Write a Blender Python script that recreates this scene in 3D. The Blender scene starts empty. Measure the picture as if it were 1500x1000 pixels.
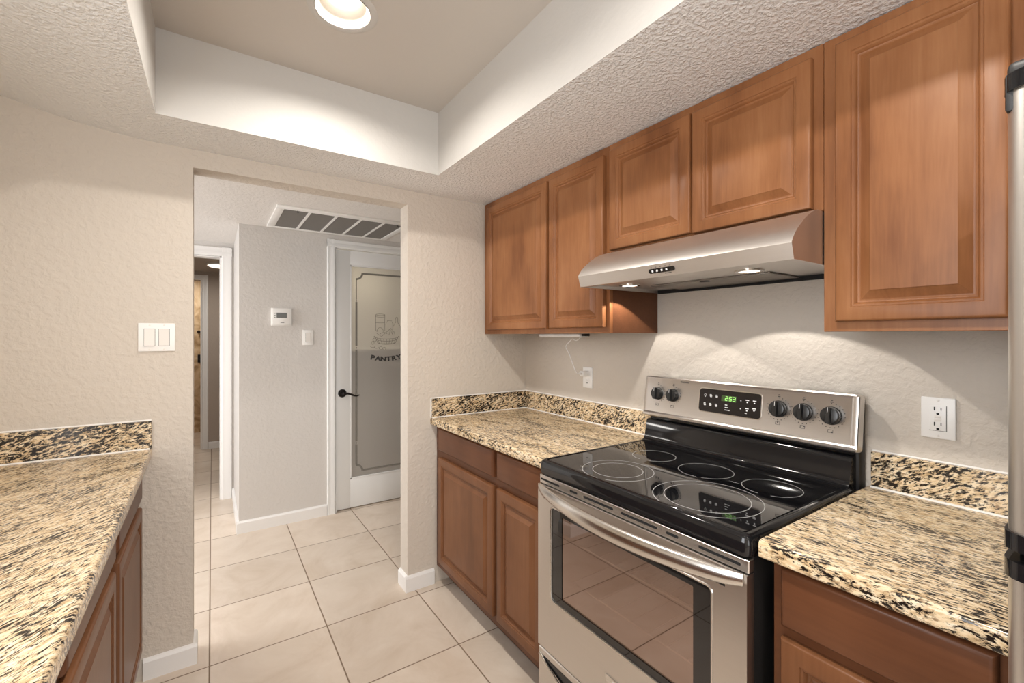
import bpy, bmesh, math, random
from mathutils import Vector
random.seed(7)
PI = math.pi
scene = bpy.context.scene
COL = scene.collection

# ------------------------------------------------------------------ camera
CX, CY, CZ, YAW, FPX = -1.6413, -2.2771, 1.3608, 0.5932, 651.293
cam_d = bpy.data.cameras.new('camera')
cam_d.sensor_fit = 'HORIZONTAL'; cam_d.sensor_width = 36.0
cam_d.lens = FPX / 1500 * 36.0
cam_d.shift_y = -(500 - 491.9148) / 1500
cam_d.clip_start = 0.02
cam = bpy.data.objects.new('camera', cam_d); COL.objects.link(cam)
cam.location = (CX, CY, CZ); cam.rotation_euler = (PI / 2, 0, -YAW)
scene.camera = cam

# ------------------------------------------------------------------ view, world, daylight and fill
scene.view_settings.view_transform = 'Standard'
scene.view_settings.look = 'None'
scene.view_settings.exposure = 0.40
scene.view_settings.gamma = 1.0
scene.view_settings.use_curve_mapping = False
scene.cycles.max_bounces = 10
scene.cycles.diffuse_bounces = 6
scene.cycles.glossy_bounces = 6
scene.cycles.transmission_bounces = 8
scene.cycles.caustics_reflective = False
scene.cycles.caustics_refractive = False
scene.cycles.sample_clamp_indirect = 4.0
world = bpy.data.worlds.new('world'); scene.world = world
world.use_nodes = True
world.node_tree.nodes['Background'].inputs[0].default_value = (0.85, 0.92, 1.0, 1)
world.node_tree.nodes['Background'].inputs[1].default_value = 0.6


def light(name, kind, loc, energy, color=(1, 1, 1), size=0.1, size_y=None, rot=(0, 0, 0), spot=None, blend=0.3):
    d = bpy.data.lights.new(name, kind); d.energy = energy; d.color = color
    if kind == 'AREA':
        d.size = size
        if size_y: d.shape = 'RECTANGLE'; d.size_y = size_y
        else: d.shape = 'DISK'
    else:
        d.shadow_soft_size = size
    if kind == 'SPOT':
        d.spot_size = spot; d.spot_blend = blend
    o = bpy.data.objects.new(name, d); COL.objects.link(o)
    o.location = loc; o.rotation_euler = rot
    return o


FILL_DAY = (1.0, 0.975, 0.95)
WARM = (1.0, 0.94, 0.86)
light('daylight_sink_window', 'AREA', (-2.44, -2.05, 1.52), 20, (0.97, 0.98, 1.0), 1.3, 0.85, (0, -PI / 2, 0))
light('rear_fill', 'AREA', (-1.25, -4.7, 1.25), 40, FILL_DAY, 2.2, 2.0, (PI / 2, 0, 0))  # added fill from behind the camera, at an invented opening
light('hall_daylight', 'AREA', (-3.9, 0.80, 1.25), 46, (0.96, 0.98, 1.0), 1.4, 1.9, (0, -PI / 2, 0))
light('hall_ceiling_fill', 'AREA', (-2.5, 0.9, 2.10), 6, (1.0, 0.96, 0.90), 0.4)  # added unseen fill for the hall, without a fixture

# ------------------------------------------------------------------ materials
def mat(name):
    m = bpy.data.materials.new(name); m.use_nodes = True
    nt = m.node_tree
    return m, nt, nt.nodes['Principled BSDF']


def N(nt, t, **kw):
    n = nt.nodes.new(t)
    for k, v in kw.items():
        if hasattr(n, k): setattr(n, k, v)
        else: n.inputs[k].default_value = v
    return n


def L(nt, a, ai, b, bi): nt.links.new(a.outputs[ai], b.inputs[bi])


def simple(name, col, rough=0.5, metal=0.0, coat=0.0, spec=None):
    m, nt, p = mat(name)
    p.inputs['Base Color'].default_value = (*col, 1); p.inputs['Roughness'].default_value = rough
    p.inputs['Metallic'].default_value = metal
    if coat: p.inputs['Coat Weight'].default_value = coat; p.inputs['Coat Roughness'].default_value = 0.08
    if spec is not None: p.inputs['Specular IOR Level'].default_value = spec
    return m


def coords(nt, scale=(1, 1, 1), rot=(0, 0, 0)):
    tc = N(nt, 'ShaderNodeTexCoord'); mp = N(nt, 'ShaderNodeMapping')
    mp.inputs['Scale'].default_value = scale; mp.inputs['Rotation'].default_value = rot
    L(nt, tc, 'Object', mp, 'Vector')
    return mp


def ramp(nt, stops):
    r = N(nt, 'ShaderNodeValToRGB'); e = r.color_ramp.elements
    while len(e) < len(stops): e.new(0.5)
    for i, (p, c) in enumerate(stops):
        e[i].position = p; e[i].color = (*c, 1) if len(c) == 3 else c
    return r


def bump(nt, p, src, out, strength, dist):
    b = N(nt, 'ShaderNodeBump'); b.inputs['Strength'].default_value = strength; b.inputs['Distance'].default_value = dist
    L(nt, src, out, b, 'Height'); L(nt, b, 'Normal', p, 'Normal')
    return b


def plaster(name, col, scale, strength, dist, lo=0.42, hi=0.62, rough=0.7, fine=0.3):
    m, nt, p = mat(name)
    p.inputs['Base Color'].default_value = (*col, 1); p.inputs['Roughness'].default_value = rough
    mp = coords(nt)
    n1 = N(nt, 'ShaderNodeTexNoise'); n1.inputs['Scale'].default_value = scale; n1.inputs['Detail'].default_value = 4
    n1.inputs['Distortion'].default_value = 0.25
    L(nt, mp, 0, n1, 'Vector')
    r = ramp(nt, [(lo, (0, 0, 0)), (hi, (1, 1, 1))]); L(nt, n1, 'Fac', r, 'Fac')
    n2 = N(nt, 'ShaderNodeTexNoise'); n2.inputs['Scale'].default_value = scale * 3.5; n2.inputs['Detail'].default_value = 3
    L(nt, mp, 0, n2, 'Vector')
    mx = N(nt, 'ShaderNodeMath', operation='MULTIPLY_ADD'); mx.inputs[1].default_value = fine
    L(nt, n2, 'Fac', mx, 0); L(nt, r, 'Color', mx, 2)
    bump(nt, p, mx, 0, strength, dist)
    return m


M_WALL = plaster('wall_paint', (0.60, 0.543, 0.476), 46, 0.36, 0.004)
M_HALL = plaster('hall_wall_daylit', (0.62, 0.595, 0.57), 48, 0.25, 0.003)  # kitchen wall paint greyed; neutral hall daylight put into the colour
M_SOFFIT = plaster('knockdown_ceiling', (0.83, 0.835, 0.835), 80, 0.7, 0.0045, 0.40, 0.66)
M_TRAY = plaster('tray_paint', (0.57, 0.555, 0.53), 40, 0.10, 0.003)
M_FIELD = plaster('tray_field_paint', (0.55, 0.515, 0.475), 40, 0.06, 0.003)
M_HCEIL = plaster('hall_ceiling_paint', (0.74, 0.715, 0.69), 55, 0.25, 0.003)
M_DEEP = plaster('far_room_shaded', (0.40, 0.34, 0.29), 48, 0.2, 0.003)  # same wall paint darkened; the far room's dimness is in the colour
M_TRIM = simple('white_trim_paint', (0.80, 0.79, 0.78), 0.35)
M_DOORW = simple('white_door_paint', (0.78, 0.785, 0.78), 0.3)
M_WHITE = simple('white_plastic', (0.83, 0.82, 0.80), 0.35)
M_IVORY = simple('warm_white_plastic', (0.76, 0.73, 0.69), 0.4)
M_BAFFLE = simple('can_baffle_cream', (0.50, 0.46, 0.40), 0.45)
M_CAULK = simple('white_caulk', (0.84, 0.82, 0.79), 0.45)
M_BLACK = simple('black_enamel', (0.008, 0.008, 0.009), 0.07)
M_BLACKGLASS = simple('black_ceramic_glass', (0.006, 0.006, 0.007), 0.015, spec=0.8)
M_BLACKMAT = simple('black_matte', (0.015, 0.014, 0.014), 0.5)
M_KNOB = simple('black_knob_plastic', (0.014, 0.014, 0.014), 0.28)
M_DARK = simple('dark_slot', (0.004, 0.004, 0.004), 0.8)
M_PANEL = simple('black_control_glass', (0.010, 0.008, 0.008), 0.2)
M_RING = simple('printed_ring_grey', (0.42, 0.42, 0.42), 0.4)
M_PRINT = simple('dark_print', (0.05, 0.05, 0.05), 0.5)
M_LPRINT = simple('light_print', (0.75, 0.75, 0.75), 0.5)
M_BRONZE = simple('oil_rubbed_bronze', (0.018, 0.014, 0.013), 0.35, 0.6)
M_CHROME = simple('polished_steel', (0.72, 0.70, 0.67), 0.16, 1.0)
M_VENTDARK = simple('vent_shadow_grey', (0.07, 0.066, 0.062), 0.6)
M_VENTFIN = simple('vent_fin_grey', (0.20, 0.19, 0.18), 0.5)
M_OVENIN = simple('oven_interior', (0.05, 0.047, 0.045), 0.3)
M_LCD = simple('grey_display', (0.10, 0.10, 0.09), 0.25)


def emit(name, col, s):
    m, nt, p = mat(name)
    p.inputs['Base Color'].default_value = (*col, 1)
    p.inputs['Emission Color'].default_value = (*col, 1); p.inputs['Emission Strength'].default_value = s
    return m


M_BULB = emit('lit_bulb', (1.0, 0.95, 0.88), 3.0)
M_HOODBULB = emit('lit_hood_lamp', (1.0, 0.95, 0.88), 1.6)
M_FLUSH = emit('lit_flush_lens', (1.0, 0.90, 0.76), 2.6)
M_GREEN = emit('green_clock_digits', (0.35, 0.75, 0.20), 0.30)
M_GREENBG = emit('dim_green_display', (0.03, 0.06, 0.012), 0.08)


def steel(name, col, axis, rough=0.31):
    m, nt, p = mat(name)
    p.inputs['Metallic'].default_value = 1.0
    sc = {'y': (220, 1.5, 220), 'z': (220, 220, 1.5)}[axis]
    mp = coords(nt, sc)
    n = N(nt, 'ShaderNodeTexNoise'); n.inputs['Scale'].default_value = 3.0; n.inputs['Detail'].default_value = 3
    L(nt, mp, 0, n, 'Vector')
    r = ramp(nt, [(0.3, tuple(c * 0.985 for c in col)), (0.7, tuple(min(1, c * 1.015) for c in col))])
    L(nt, n, 'Fac', r, 'Fac'); L(nt, r, 'Color', p, 'Base Color')
    mr = N(nt, 'ShaderNodeMapRange'); mr.inputs['To Min'].default_value = rough - 0.02; mr.inputs['To Max'].default_value = rough + 0.03
    L(nt, n, 'Fac', mr, 'Value'); L(nt, mr, 'Result', p, 'Roughness')
    bump(nt, p, n, 'Fac', 0.02, 0.0003)
    return m


M_STEEL = steel('brushed_steel', (0.67, 0.64, 0.61), 'y')
M_STEELH = steel('brushed_hood_steel', (0.70, 0.67, 0.64), 'y', 0.40)
M_STEELV = steel('brushed_steel_fridge', (0.72, 0.70, 0.67), 'z', 0.36)
M_STEELD = steel('handle_steel', (0.72, 0.70, 0.67), 'y', 0.22)


def wood(name, dark, mid, lite, horizontal=False, rough=0.36):
    m, nt, p = mat(name)
    st = (14, 14, 1.1) if not horizontal else (14, 1.1, 14)
    mp = coords(nt, st)
    n1 = N(nt, 'ShaderNodeTexNoise'); n1.inputs['Scale'].default_value = 2.0; n1.inputs['Detail'].default_value = 6
    n1.inputs['Distortion'].default_value = 1.2
    L(nt, mp, 0, n1, 'Vector')
    mp2 = coords(nt, (2.6, 2.6, 1.6))
    n2 = N(nt, 'ShaderNodeTexNoise'); n2.inputs['Scale'].default_value = 1.6; n2.inputs['Detail'].default_value = 3
    L(nt, mp2, 0, n2, 'Vector')
    mp3 = coords(nt, tuple(c * 6 for c in st))
    n3 = N(nt, 'ShaderNodeTexNoise'); n3.inputs['Scale'].default_value = 2.0; n3.inputs['Detail'].default_value = 4
    L(nt, mp3, 0, n3, 'Vector')
    a = N(nt, 'ShaderNodeMath', operation='MULTIPLY_ADD'); a.inputs[1].default_value = 0.66
    L(nt, n2, 'Fac', a, 0)
    b = N(nt, 'ShaderNodeMath', operation='MULTIPLY'); b.inputs[1].default_value = 0.20
    L(nt, n1, 'Fac', b, 0); L(nt, b, 0, a, 2)
    c = N(nt, 'ShaderNodeMath', operation='MULTIPLY_ADD'); c.inputs[1].default_value = 0.14
    L(nt, n3, 'Fac', c, 0); L(nt, a, 0, c, 2)
    r = ramp(nt, [(0.34, dark), (0.50, mid), (0.66, lite)])
    L(nt, c, 0, r, 'Fac'); L(nt, r, 'Color', p, 'Base Color')
    p.inputs['Roughness'].default_value = rough
    p.inputs['Specular IOR Level'].default_value = 0.28
    bump(nt, p, n3, 'Fac', 0.08, 0.001)
    return m


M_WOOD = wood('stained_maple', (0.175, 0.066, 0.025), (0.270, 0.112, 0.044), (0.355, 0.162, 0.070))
M_WOODB = wood('stained_maple_shaded', (0.125, 0.050, 0.021), (0.178, 0.074, 0.032), (0.225, 0.099, 0.045))  # cabinet stain darkened; shade on the base units put into the colour
M_WOODH = wood('dark_maple_rail_shaded', (0.092, 0.034, 0.015), (0.126, 0.048, 0.021), (0.160, 0.064, 0.029), True)  # counter shade put into the drawer colour; also the darker carcass finish
M_TOE = simple('dark_toe_kick', (0.030, 0.015, 0.010), 0.6)


def granite(name, ang, plane='z', dark=1.0):
    """cream granite; dark flecks drawn out along one direction"""
    m, nt, p = mat(name)
    tc = N(nt, 'ShaderNodeTexCoord')
    rot = N(nt, 'ShaderNodeMapping')
    if plane == 'z': rot.inputs['Rotation'].default_value = (0, 0, -ang)
    elif plane == 'x': rot.inputs['Rotation'].default_value = (-ang, 0, 0)
    else: rot.inputs['Rotation'].default_value = (0, ang, 0)
    L(nt, tc, 'Object', rot, 'Vector')
    wn = N(nt, 'ShaderNodeTexNoise'); wn.inputs['Scale'].default_value = 14; wn.inputs['Detail'].default_value = 2
    L(nt, rot, 0, wn, 'Vector')
    wa = N(nt, 'ShaderNodeVectorMath', operation='MULTIPLY_ADD')
    wa.inputs[1].default_value = (0.02, 0.02, 0.02)
    L(nt, wn, 'Color', wa, 0); L(nt, rot, 0, wa, 2)
    st = {'z': (1, 3.6, 2.4), 'x': (2.2, 1, 2.7), 'y': (1, 2.2, 2.7)}[plane]

    def layer(scale, det, rough=0.6):
        mp = N(nt, 'ShaderNodeMapping'); mp.inputs['Scale'].default_value = st
        L(nt, wa, 0, mp, 'Vector')
        n = N(nt, 'ShaderNodeTexNoise'); n.inputs['Scale'].default_value = scale; n.inputs['Detail'].default_value = det
        n.inputs['Roughness'].default_value = rough
        L(nt, mp, 0, n, 'Vector'); return n
    base = layer(36, 5)
    rb = ramp(nt, [(0.30, (0.42, 0.28, 0.14)), (0.44, (0.68, 0.51, 0.31)), (0.55, (0.82, 0.67, 0.46)), (0.72, (0.87, 0.78, 0.63))])
    L(nt, base, 'Fac', rb, 'Fac')
    mid = layer(50, 6, 0.72)
    rm = ramp(nt, [(0.53, (0, 0, 0)), (0.62, (1, 1, 1))]); L(nt, mid, 'Fac', rm, 'Fac')
    mixm = N(nt, 'ShaderNodeMix', data_type='RGBA'); mixm.inputs[7].default_value = (0.24, 0.15, 0.08, 1)
    sc = N(nt, 'ShaderNodeMath', operation='MULTIPLY'); sc.inputs[1].default_value = 0.9
    L(nt, rm, 'Color', sc, 0)
    L(nt, sc, 0, mixm, 0); L(nt, rb, 'Color', mixm, 6)
    dk = layer(54, 6, 0.70)
    big = layer(6, 2)
    ad = N(nt, 'ShaderNodeMath', operation='MULTIPLY_ADD'); ad.inputs[1].default_value = 0.30
    L(nt, big, 'Fac', ad, 0); L(nt, dk, 'Fac', ad, 2)
    t = 0.690 - 0.022 * dark
    rd = ramp(nt, [(t, (0, 0, 0)), (t + 0.05, (1, 1, 1))]); L(nt, ad, 0, rd, 'Fac')
    mixd = N(nt, 'ShaderNodeMix', data_type='RGBA'); mixd.inputs[7].default_value = (0.016, 0.012, 0.010, 1)
    L(nt, rd, 'Color', mixd, 0); L(nt, mixm, 2, mixd, 6)
    L(nt, mixd, 2, p, 'Base Color')
    p.inputs['Roughness'].default_value = 0.16
    p.inputs['Specular IOR Level'].default_value = 0.45
    return m


M_GRAN = granite('granite_range_run', math.radians(-82))
M_GRANL = granite('granite_sink_run', math.radians(52))
M_GRANX = granite('granite_splash_range_wall', math.radians(-28), 'x', 1.7)
M_GRANY = granite('granite_splash_back_wall', math.radians(18), 'y', 3.4)

TX, TY, TS = -1.6509, -0.0607, 0.4565


def tile_floor():
    m, nt, p = mat('floor_tile')
    tc = N(nt, 'ShaderNodeTexCoord'); sp = N(nt, 'ShaderNodeSeparateXYZ'); L(nt, tc, 'Object', sp, 0)

    def axis(out, off):
        a = N(nt, 'ShaderNodeMath', operation='SUBTRACT'); a.inputs[1].default_value = off - 100 * TS; L(nt, sp, out, a, 0)
        d = N(nt, 'ShaderNodeMath', operation='DIVIDE'); d.inputs[1].default_value = TS; L(nt, a, 0, d, 0)
        fl = N(nt, 'ShaderNodeMath', operation='FLOOR'); L(nt, d, 0, fl, 0)
        fr = N(nt, 'ShaderNodeMath', operation='FRACT'); L(nt, d, 0, fr, 0)
        s = N(nt, 'ShaderNodeMath', operation='SUBTRACT'); s.inputs[1].default_value = 0.5; L(nt, fr, 0, s, 0)
        ab = N(nt, 'ShaderNodeMath', operation='ABSOLUTE'); L(nt, s, 0, ab, 0)
        return ab, fl
    ax, fx = axis('X', TX); ay, fy = axis('Y', TY)
    mx = N(nt, 'ShaderNodeMath', operation='MAXIMUM'); L(nt, ax, 0, mx, 0); L(nt, ay, 0, mx, 1)
    g = ramp(nt, [(0.4928, (0, 0, 0)), (0.4958, (1, 1, 1))]); L(nt, mx, 0, g, 'Fac')
    cb = N(nt, 'ShaderNodeCombineXYZ'); L(nt, fx, 0, cb, 0); L(nt, fy, 0, cb, 1)
    wn = N(nt, 'ShaderNodeTexWhiteNoise'); wn.noise_dimensions = '3D'; L(nt, cb, 0, wn, 'Vector')
    off = N(nt, 'ShaderNodeVectorMath', operation='MULTIPLY_ADD'); off.inputs[1].default_value = (7, 7, 7)
    L(nt, wn, 'Color', off, 0); L(nt, tc, 'Object', off, 2)
    n = N(nt, 'ShaderNodeTexNoise'); n.inputs['Scale'].default_value = 3.6; n.inputs['Detail'].default_value = 9
    n.inputs['Roughness'].default_value = 0.66; n.inputs['Distortion'].default_value = 0.8
    L(nt, off, 0, n, 'Vector')
    r = ramp(nt, [(0.30, (0.575, 0.475, 0.38)), (0.48, (0.65, 0.555, 0.465)), (0.62, (0.69, 0.60, 0.51)), (0.72, (0.725, 0.645, 0.56))])
    L(nt, n, 'Fac', r, 'Fac')
    mr = N(nt, 'ShaderNodeMapRange'); mr.inputs['To Min'].default_value = 0.94; mr.inputs['To Max'].default_value = 1.06
    L(nt, wn, 'Value', mr, 'Value')
    sc = N(nt, 'ShaderNodeVectorMath', operation='SCALE'); L(nt, r, 'Color', sc, 0); L(nt, mr, 'Result', sc, 'Scale')
    mix = N(nt, 'ShaderNodeMix', data_type='RGBA'); mix.inputs[7].default_value = (0.22, 0.155, 0.105, 1)
    L(nt, g, 'Color', mix, 0); L(nt, sc, 0, mix, 6); L(nt, mix, 2, p, 'Base Color')
    rr = N(nt, 'ShaderNodeMapRange'); rr.inputs['To Min'].default_value = 0.33; rr.inputs['To Max'].default_value = 0.8
    L(nt, g, 'Color', rr, 'Value'); L(nt, rr, 'Result', p, 'Roughness')
    inv = N(nt, 'ShaderNodeMath', operation='SUBTRACT'); inv.inputs[0].default_value = 1.0; L(nt, g, 'Color', inv, 1)
    bump(nt, p, inv, 0, 0.5, 0.002)
    return m


M_FLOOR = tile_floor()


def stone():
    m, nt, p = mat('beige_stone_tile')
    mp = coords(nt)
    n = N(nt, 'ShaderNodeTexNoise'); n.inputs['Scale'].default_value = 5; n.inputs['Detail'].default_value = 8; n.inputs['Distortion'].default_value = 2
    L(nt, mp, 0, n, 'Vector')
    r = ramp(nt, [(0.32, (0.34, 0.22, 0.11)), (0.5, (0.58, 0.42, 0.25)), (0.68, (0.72, 0.57, 0.38))])
    L(nt, n, 'Fac', r, 'Fac'); L(nt, r, 'Color', p, 'Base Color'); p.inputs['Roughness'].default_value = 0.5
    return m


M_STONE = stone()


def oven_glass():
    m, nt, p = mat('tinted_oven_glass')
    nt.nodes.remove(p)
    out = nt.nodes['Material Output']
    tr = N(nt, 'ShaderNodeBsdfTransparent'); tr.inputs[0].default_value = (0.55, 0.50, 0.48, 1)
    gl = N(nt, 'ShaderNodeBsdfGlossy'); gl.inputs['Color'].default_value = (0.92, 0.73, 0.66, 1); gl.inputs['Roughness'].default_value = 0.02
    mx = N(nt, 'ShaderNodeMixShader'); mx.inputs[0].default_value = 0.42
    L(nt, tr, 0, mx, 1); L(nt, gl, 0, mx, 2); L(nt, mx, 0, out, 0)
    return m


M_OVENGLASS = oven_glass()


def frosted(name, col, trans, rough):
    m, nt, p = mat(name)
    nt.nodes.remove(p); out = nt.nodes['Material Output']
    d = N(nt, 'ShaderNodeBsdfDiffuse'); d.inputs[0].default_value = (*col, 1)
    r = N(nt, 'ShaderNodeBsdfRefraction'); r.inputs['Color'].default_value = (0.9, 0.9, 0.88, 1)
    r.inputs['Roughness'].default_value = rough; r.inputs['IOR'].default_value = 1.12
    g = N(nt, 'ShaderNodeBsdfGlossy'); g.inputs['Color'].default_value = (1, 1, 1, 1); g.inputs['Roughness'].default_value = 0.22
    a = N(nt, 'ShaderNodeMixShader'); a.inputs[0].default_value = trans
    b = N(nt, 'ShaderNodeMixShader'); b.inputs[0].default_value = 0.06
    L(nt, d, 0, a, 1); L(nt, r, 0, a, 2); L(nt, a, 0, b, 1); L(nt, g, 0, b, 2); L(nt, b, 0, out, 0)
    return m


M_FROST = frosted('frosted_glass', (0.60, 0.575, 0.54), 0.42, 0.42)
M_ETCH = simple('clear_etched_line', (0.21, 0.20, 0.18), 0.3)
M_MESHF = None


def filter_mesh():
    m, nt, p = mat('aluminium_filter_mesh')
    mp = coords(nt, (1, 1, 1), (0, 0, math.radians(45)))
    ck = N(nt, 'ShaderNodeTexChecker'); ck.inputs['Scale'].default_value = 260
    L(nt, mp, 0, ck, 'Vector')
    ck.inputs['Color1'].default_value = (0.45, 0.42, 0.38, 1); ck.inputs['Color2'].default_value = (0.10, 0.09, 0.08, 1)
    L(nt, ck, 'Color', p, 'Base Color'); p.inputs['Metallic'].default_value = 0.7; p.inputs['Roughness'].default_value = 0.4
    return m


M_MESHF = filter_mesh()

# ------------------------------------------------------------------ mesh helpers
class MB:
    def __init__(s): s.bm = bmesh.new()

    def box(s, x0, x1, y0, y1, z0, z1, bev=0.0, seg=2, mi=0):
        x0, x1 = min(x0, x1), max(x0, x1); y0, y1 = min(y0, y1), max(y0, y1); z0, z1 = min(z0, z1), max(z0, z1)
        b = s.bm
        v = [b.verts.new((x, y, z)) for z in (z0, z1) for (x, y) in ((x0, y0), (x1, y0), (x1, y1), (x0, y1))]
        fs = [b.faces.new([v[i] for i in f]) for f in ((3, 2, 1, 0), (4, 5, 6, 7), (0, 1, 5, 4), (1, 2, 6, 5), (2, 3, 7, 6), (3, 0, 4, 7))]
        for f in fs: f.material_index = mi
        if bev > 0:
            es = list({e for f in fs for e in f.edges})
            r = bmesh.ops.bevel(b, geom=es, offset=bev, segments=seg, profile=0.5, affect='EDGES')
            for f in r['faces']: f.material_index = mi
        return s

    def face(s, pts, mi=0):
        f = s.bm.faces.new([s.bm.verts.new(p) for p in pts]); f.material_index = mi; return s

    def loops(s, rings, close=True, cap0=False, cap1=False, mi=0, wrap=False):
        """bridge successive rings of equal length"""
        b = s.bm; V = [[b.verts.new(p) for p in r] for r in rings]; n = len(V[0])
        pairs = list(zip(V[:-1], V[1:]))
        if wrap: pairs.append((V[-1], V[0]))
        for r0, r1 in pairs:
            for i in range(n if close else n - 1):
                j = (i + 1) % n
                try: b.faces.new((r0[i], r0[j], r1[j], r1[i])).material_index = mi
                except ValueError: pass
        if cap0: b.faces.new(V[0][::-1]).material_index = mi
        if cap1: b.faces.new(V[-1]).material_index = mi
        return s

    def tube(s, pts, r, n=10, caps=True, mi=0, flat=1.0):
        pts = [Vector(p) for p in pts]; rings = []
        up = Vector((0, 0, 1))
        for i, p in enumerate(pts):
            t = (pts[min(i + 1, len(pts) - 1)] - pts[max(i - 1, 0)]).normalized()
            u = up if abs(t.dot(up)) < 0.95 else Vector((1, 0, 0))
            a = t.cross(u).normalized(); c = a.cross(t).normalized()
            rr = r[i] if isinstance(r, (list, tuple)) else r
            rings.append([p + a * (rr * flat * math.cos(2 * PI * k / n)) + c * (rr * math.sin(2 * PI * k / n)) for k in range(n)])
        return s.loops(rings, True, caps, caps, mi)

    def lathe(s, prof, origin, axis=(0, 0, 1), n=32, mi=0, cap0=False, cap1=False):
        """prof: (radius, height along axis)"""
        o = Vector(origin); ax = Vector(axis).normalized()
        u = Vector((1, 0, 0)) if abs(ax.x) < 0.9 else Vector((0, 1, 0))
        a = ax.cross(u).normalized(); c = ax.cross(a).normalized()
        rings = [[o + ax * h + a * (r * math.cos(2 * PI * k / n)) + c * (r * math.sin(2 * PI * k / n)) for k in range(n)] for r, h in prof]
        return s.loops(rings, True, cap0, cap1, mi)

    def prism(s, prof, y0, y1, f=None, mi=0, caps=True):
        """profile (a,b) extruded between two stations; f maps (a,b,t)"""
        f = f or (lambda a, b, t: (a, t, b))
        return s.loops([[f(a, b, y0) for a, b in prof], [f(a, b, y1) for a, b in prof]], True, caps, caps, mi)

    def build(s, name, mats, parent=None, label=None, smooth=True, kind=None):
        base = Vector((0, 0, 0)); q = parent
        while q is not None: base += q.location; q = q.parent
        bm = s.bm
        bmesh.ops.translate(bm, verts=bm.verts, vec=-base)
        bmesh.ops.recalc_face_normals(bm, faces=bm.faces)
        me = bpy.data.meshes.new(name); bm.to_mesh(me); bm.free()
        for m in (mats if isinstance(mats, (list, tuple)) else [mats]): me.materials.append(m)
        if smooth and len(me.polygons):
            me.polygons.foreach_set('use_smooth', [True] * len(me.polygons))
            me.set_sharp_from_angle(angle=math.radians(32))
        o = bpy.data.objects.new(name, me); COL.objects.link(o)
        if parent is not None: o.parent = parent
        if label: o['label'] = label
        if kind: o['kind'] = kind
        return o


def thing(name, label, cat, loc, group=None):
    o = bpy.data.objects.new(name, None); COL.objects.link(o)
    o.empty_display_size = 0.05
    o.location = loc; o['label'] = label; o['category'] = cat
    if group: o['group'] = group
    return o


def tag(o, label, cat, group=None):
    o['label'] = label; o['category'] = cat
    if group: o['group'] = group
    return o


def struct(name, mb, m, label=None, parent=None):
    return mb.build(name, m, parent, label, kind='structure')


def rrect(u0, u1, v0, v1, r, n=6):
    out = []
    for (cu, cv, a0) in ((u1 - r, v1 - r, 0), (u0 + r, v1 - r, 90), (u0 + r, v0 + r, 180), (u1 - r, v0 + r, 270)):
        for k in range(n + 1):
            a = math.radians(a0 + 90 * k / n); out.append((cu + r * math.cos(a), cv + r * math.sin(a)))
    return out


def rect_match(u0, u1, v0, v1, inner):
    """outer rectangle points, one per inner point, corners kept"""
    n = len(inner) // 4; out = []
    corners = [(u1, v1), (u0, v1), (u0, v0), (u1, v0)]
    iu0, iu1 = min(p[0] for p in inner), max(p[0] for p in inner); iv0, iv1 = min(p[1] for p in inner), max(p[1] for p in inner)
    for q in range(4):
        for k in range(n):
            out.append(corners[q])
    return out


def plate_hole(mb, f, outer, inner_pts, d0, d1, mi=0):
    """plate with one hole. outer=(u0,u1,v0,v1); f(u,v,d)->xyz; front at d1, back at d0"""
    o = rect_match(*outer, inner_pts)
    b = mb.bm

    def ring(pts, d): return [b.verts.new(f(u, v, d)) for u, v in pts]
    n = len(inner_pts)
    i1, i0 = ring(inner_pts, d1), ring(inner_pts, d0)
    u0, u1, v0, v1 = outer
    c = [(u1, v1), (u0, v1), (u0, v0), (u1, v0)]
    c1, c0 = ring(c, d1), ring(c, d0)
    q = n // 4
    for (ii, cc) in ((i1, c1), (i0, c0)):
        for k in range(4):
            for j in range(q - 1):
                a = k * q + j
                b.faces.new((cc[k], ii[a], ii[a + 1])).material_index = mi
            a = k * q + q - 1
            b.faces.new((cc[k], ii[a], ii[(a + 1) % n], cc[(k + 1) % 4])).material_index = mi
    for k in range(n):
        b.faces.new((i1[k], i1[(k + 1) % n], i0[(k + 1) % n], i0[k])).material_index = mi
    for k in range(4):
        b.faces.new((c1[k], c1[(k + 1) % 4], c0[(k + 1) % 4], c0[k])).material_index = mi


def text_mesh(body, size, ext=0.0, offset=0.0):
    cu = bpy.data.curves.new('lettering', 'FONT'); cu.body = body; cu.size = size; cu.extrude = ext; cu.offset = offset
    cu.align_x = 'CENTER'; cu.align_y = 'CENTER'; cu.resolution_u = 3
    o = bpy.data.objects.new('lettering', cu); COL.objects.link(o)
    bpy.context.view_layer.update()
    me = bpy.data.meshes.new_from_object(o.evaluated_get(bpy.context.evaluated_depsgraph_get()))
    bpy.data.objects.remove(o); bpy.data.curves.remove(cu)
    return me


def add_text(mb, body, size, f, ext=0.0, offset=0.0):
    me = text_mesh(body, size, ext, offset)
    vs = [mb.bm.verts.new(f(*v.co)) for v in me.vertices]
    for p in me.polygons:
        try: mb.bm.faces.new([vs[i] for i in p.vertices])
        except ValueError: pass
    bpy.data.meshes.remove(me)


# ------------------------------------------------------------------ the shell
ZS, ZT = 2.137, 2.437                # soffit, raised tray
XL, YR = -2.50, -4.80                # sink wall, rear wall
OL, OR, OH, WT = -1.707, -0.778, 2.0625, 0.105   # opening in the back wall
YP = 1.317                           # pantry wall face

m = MB(); m.box(-4.2, 1.3, YR - 0.2, 6.0, -0.1, 0.0); struct('floor', m, M_FLOOR)

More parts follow.
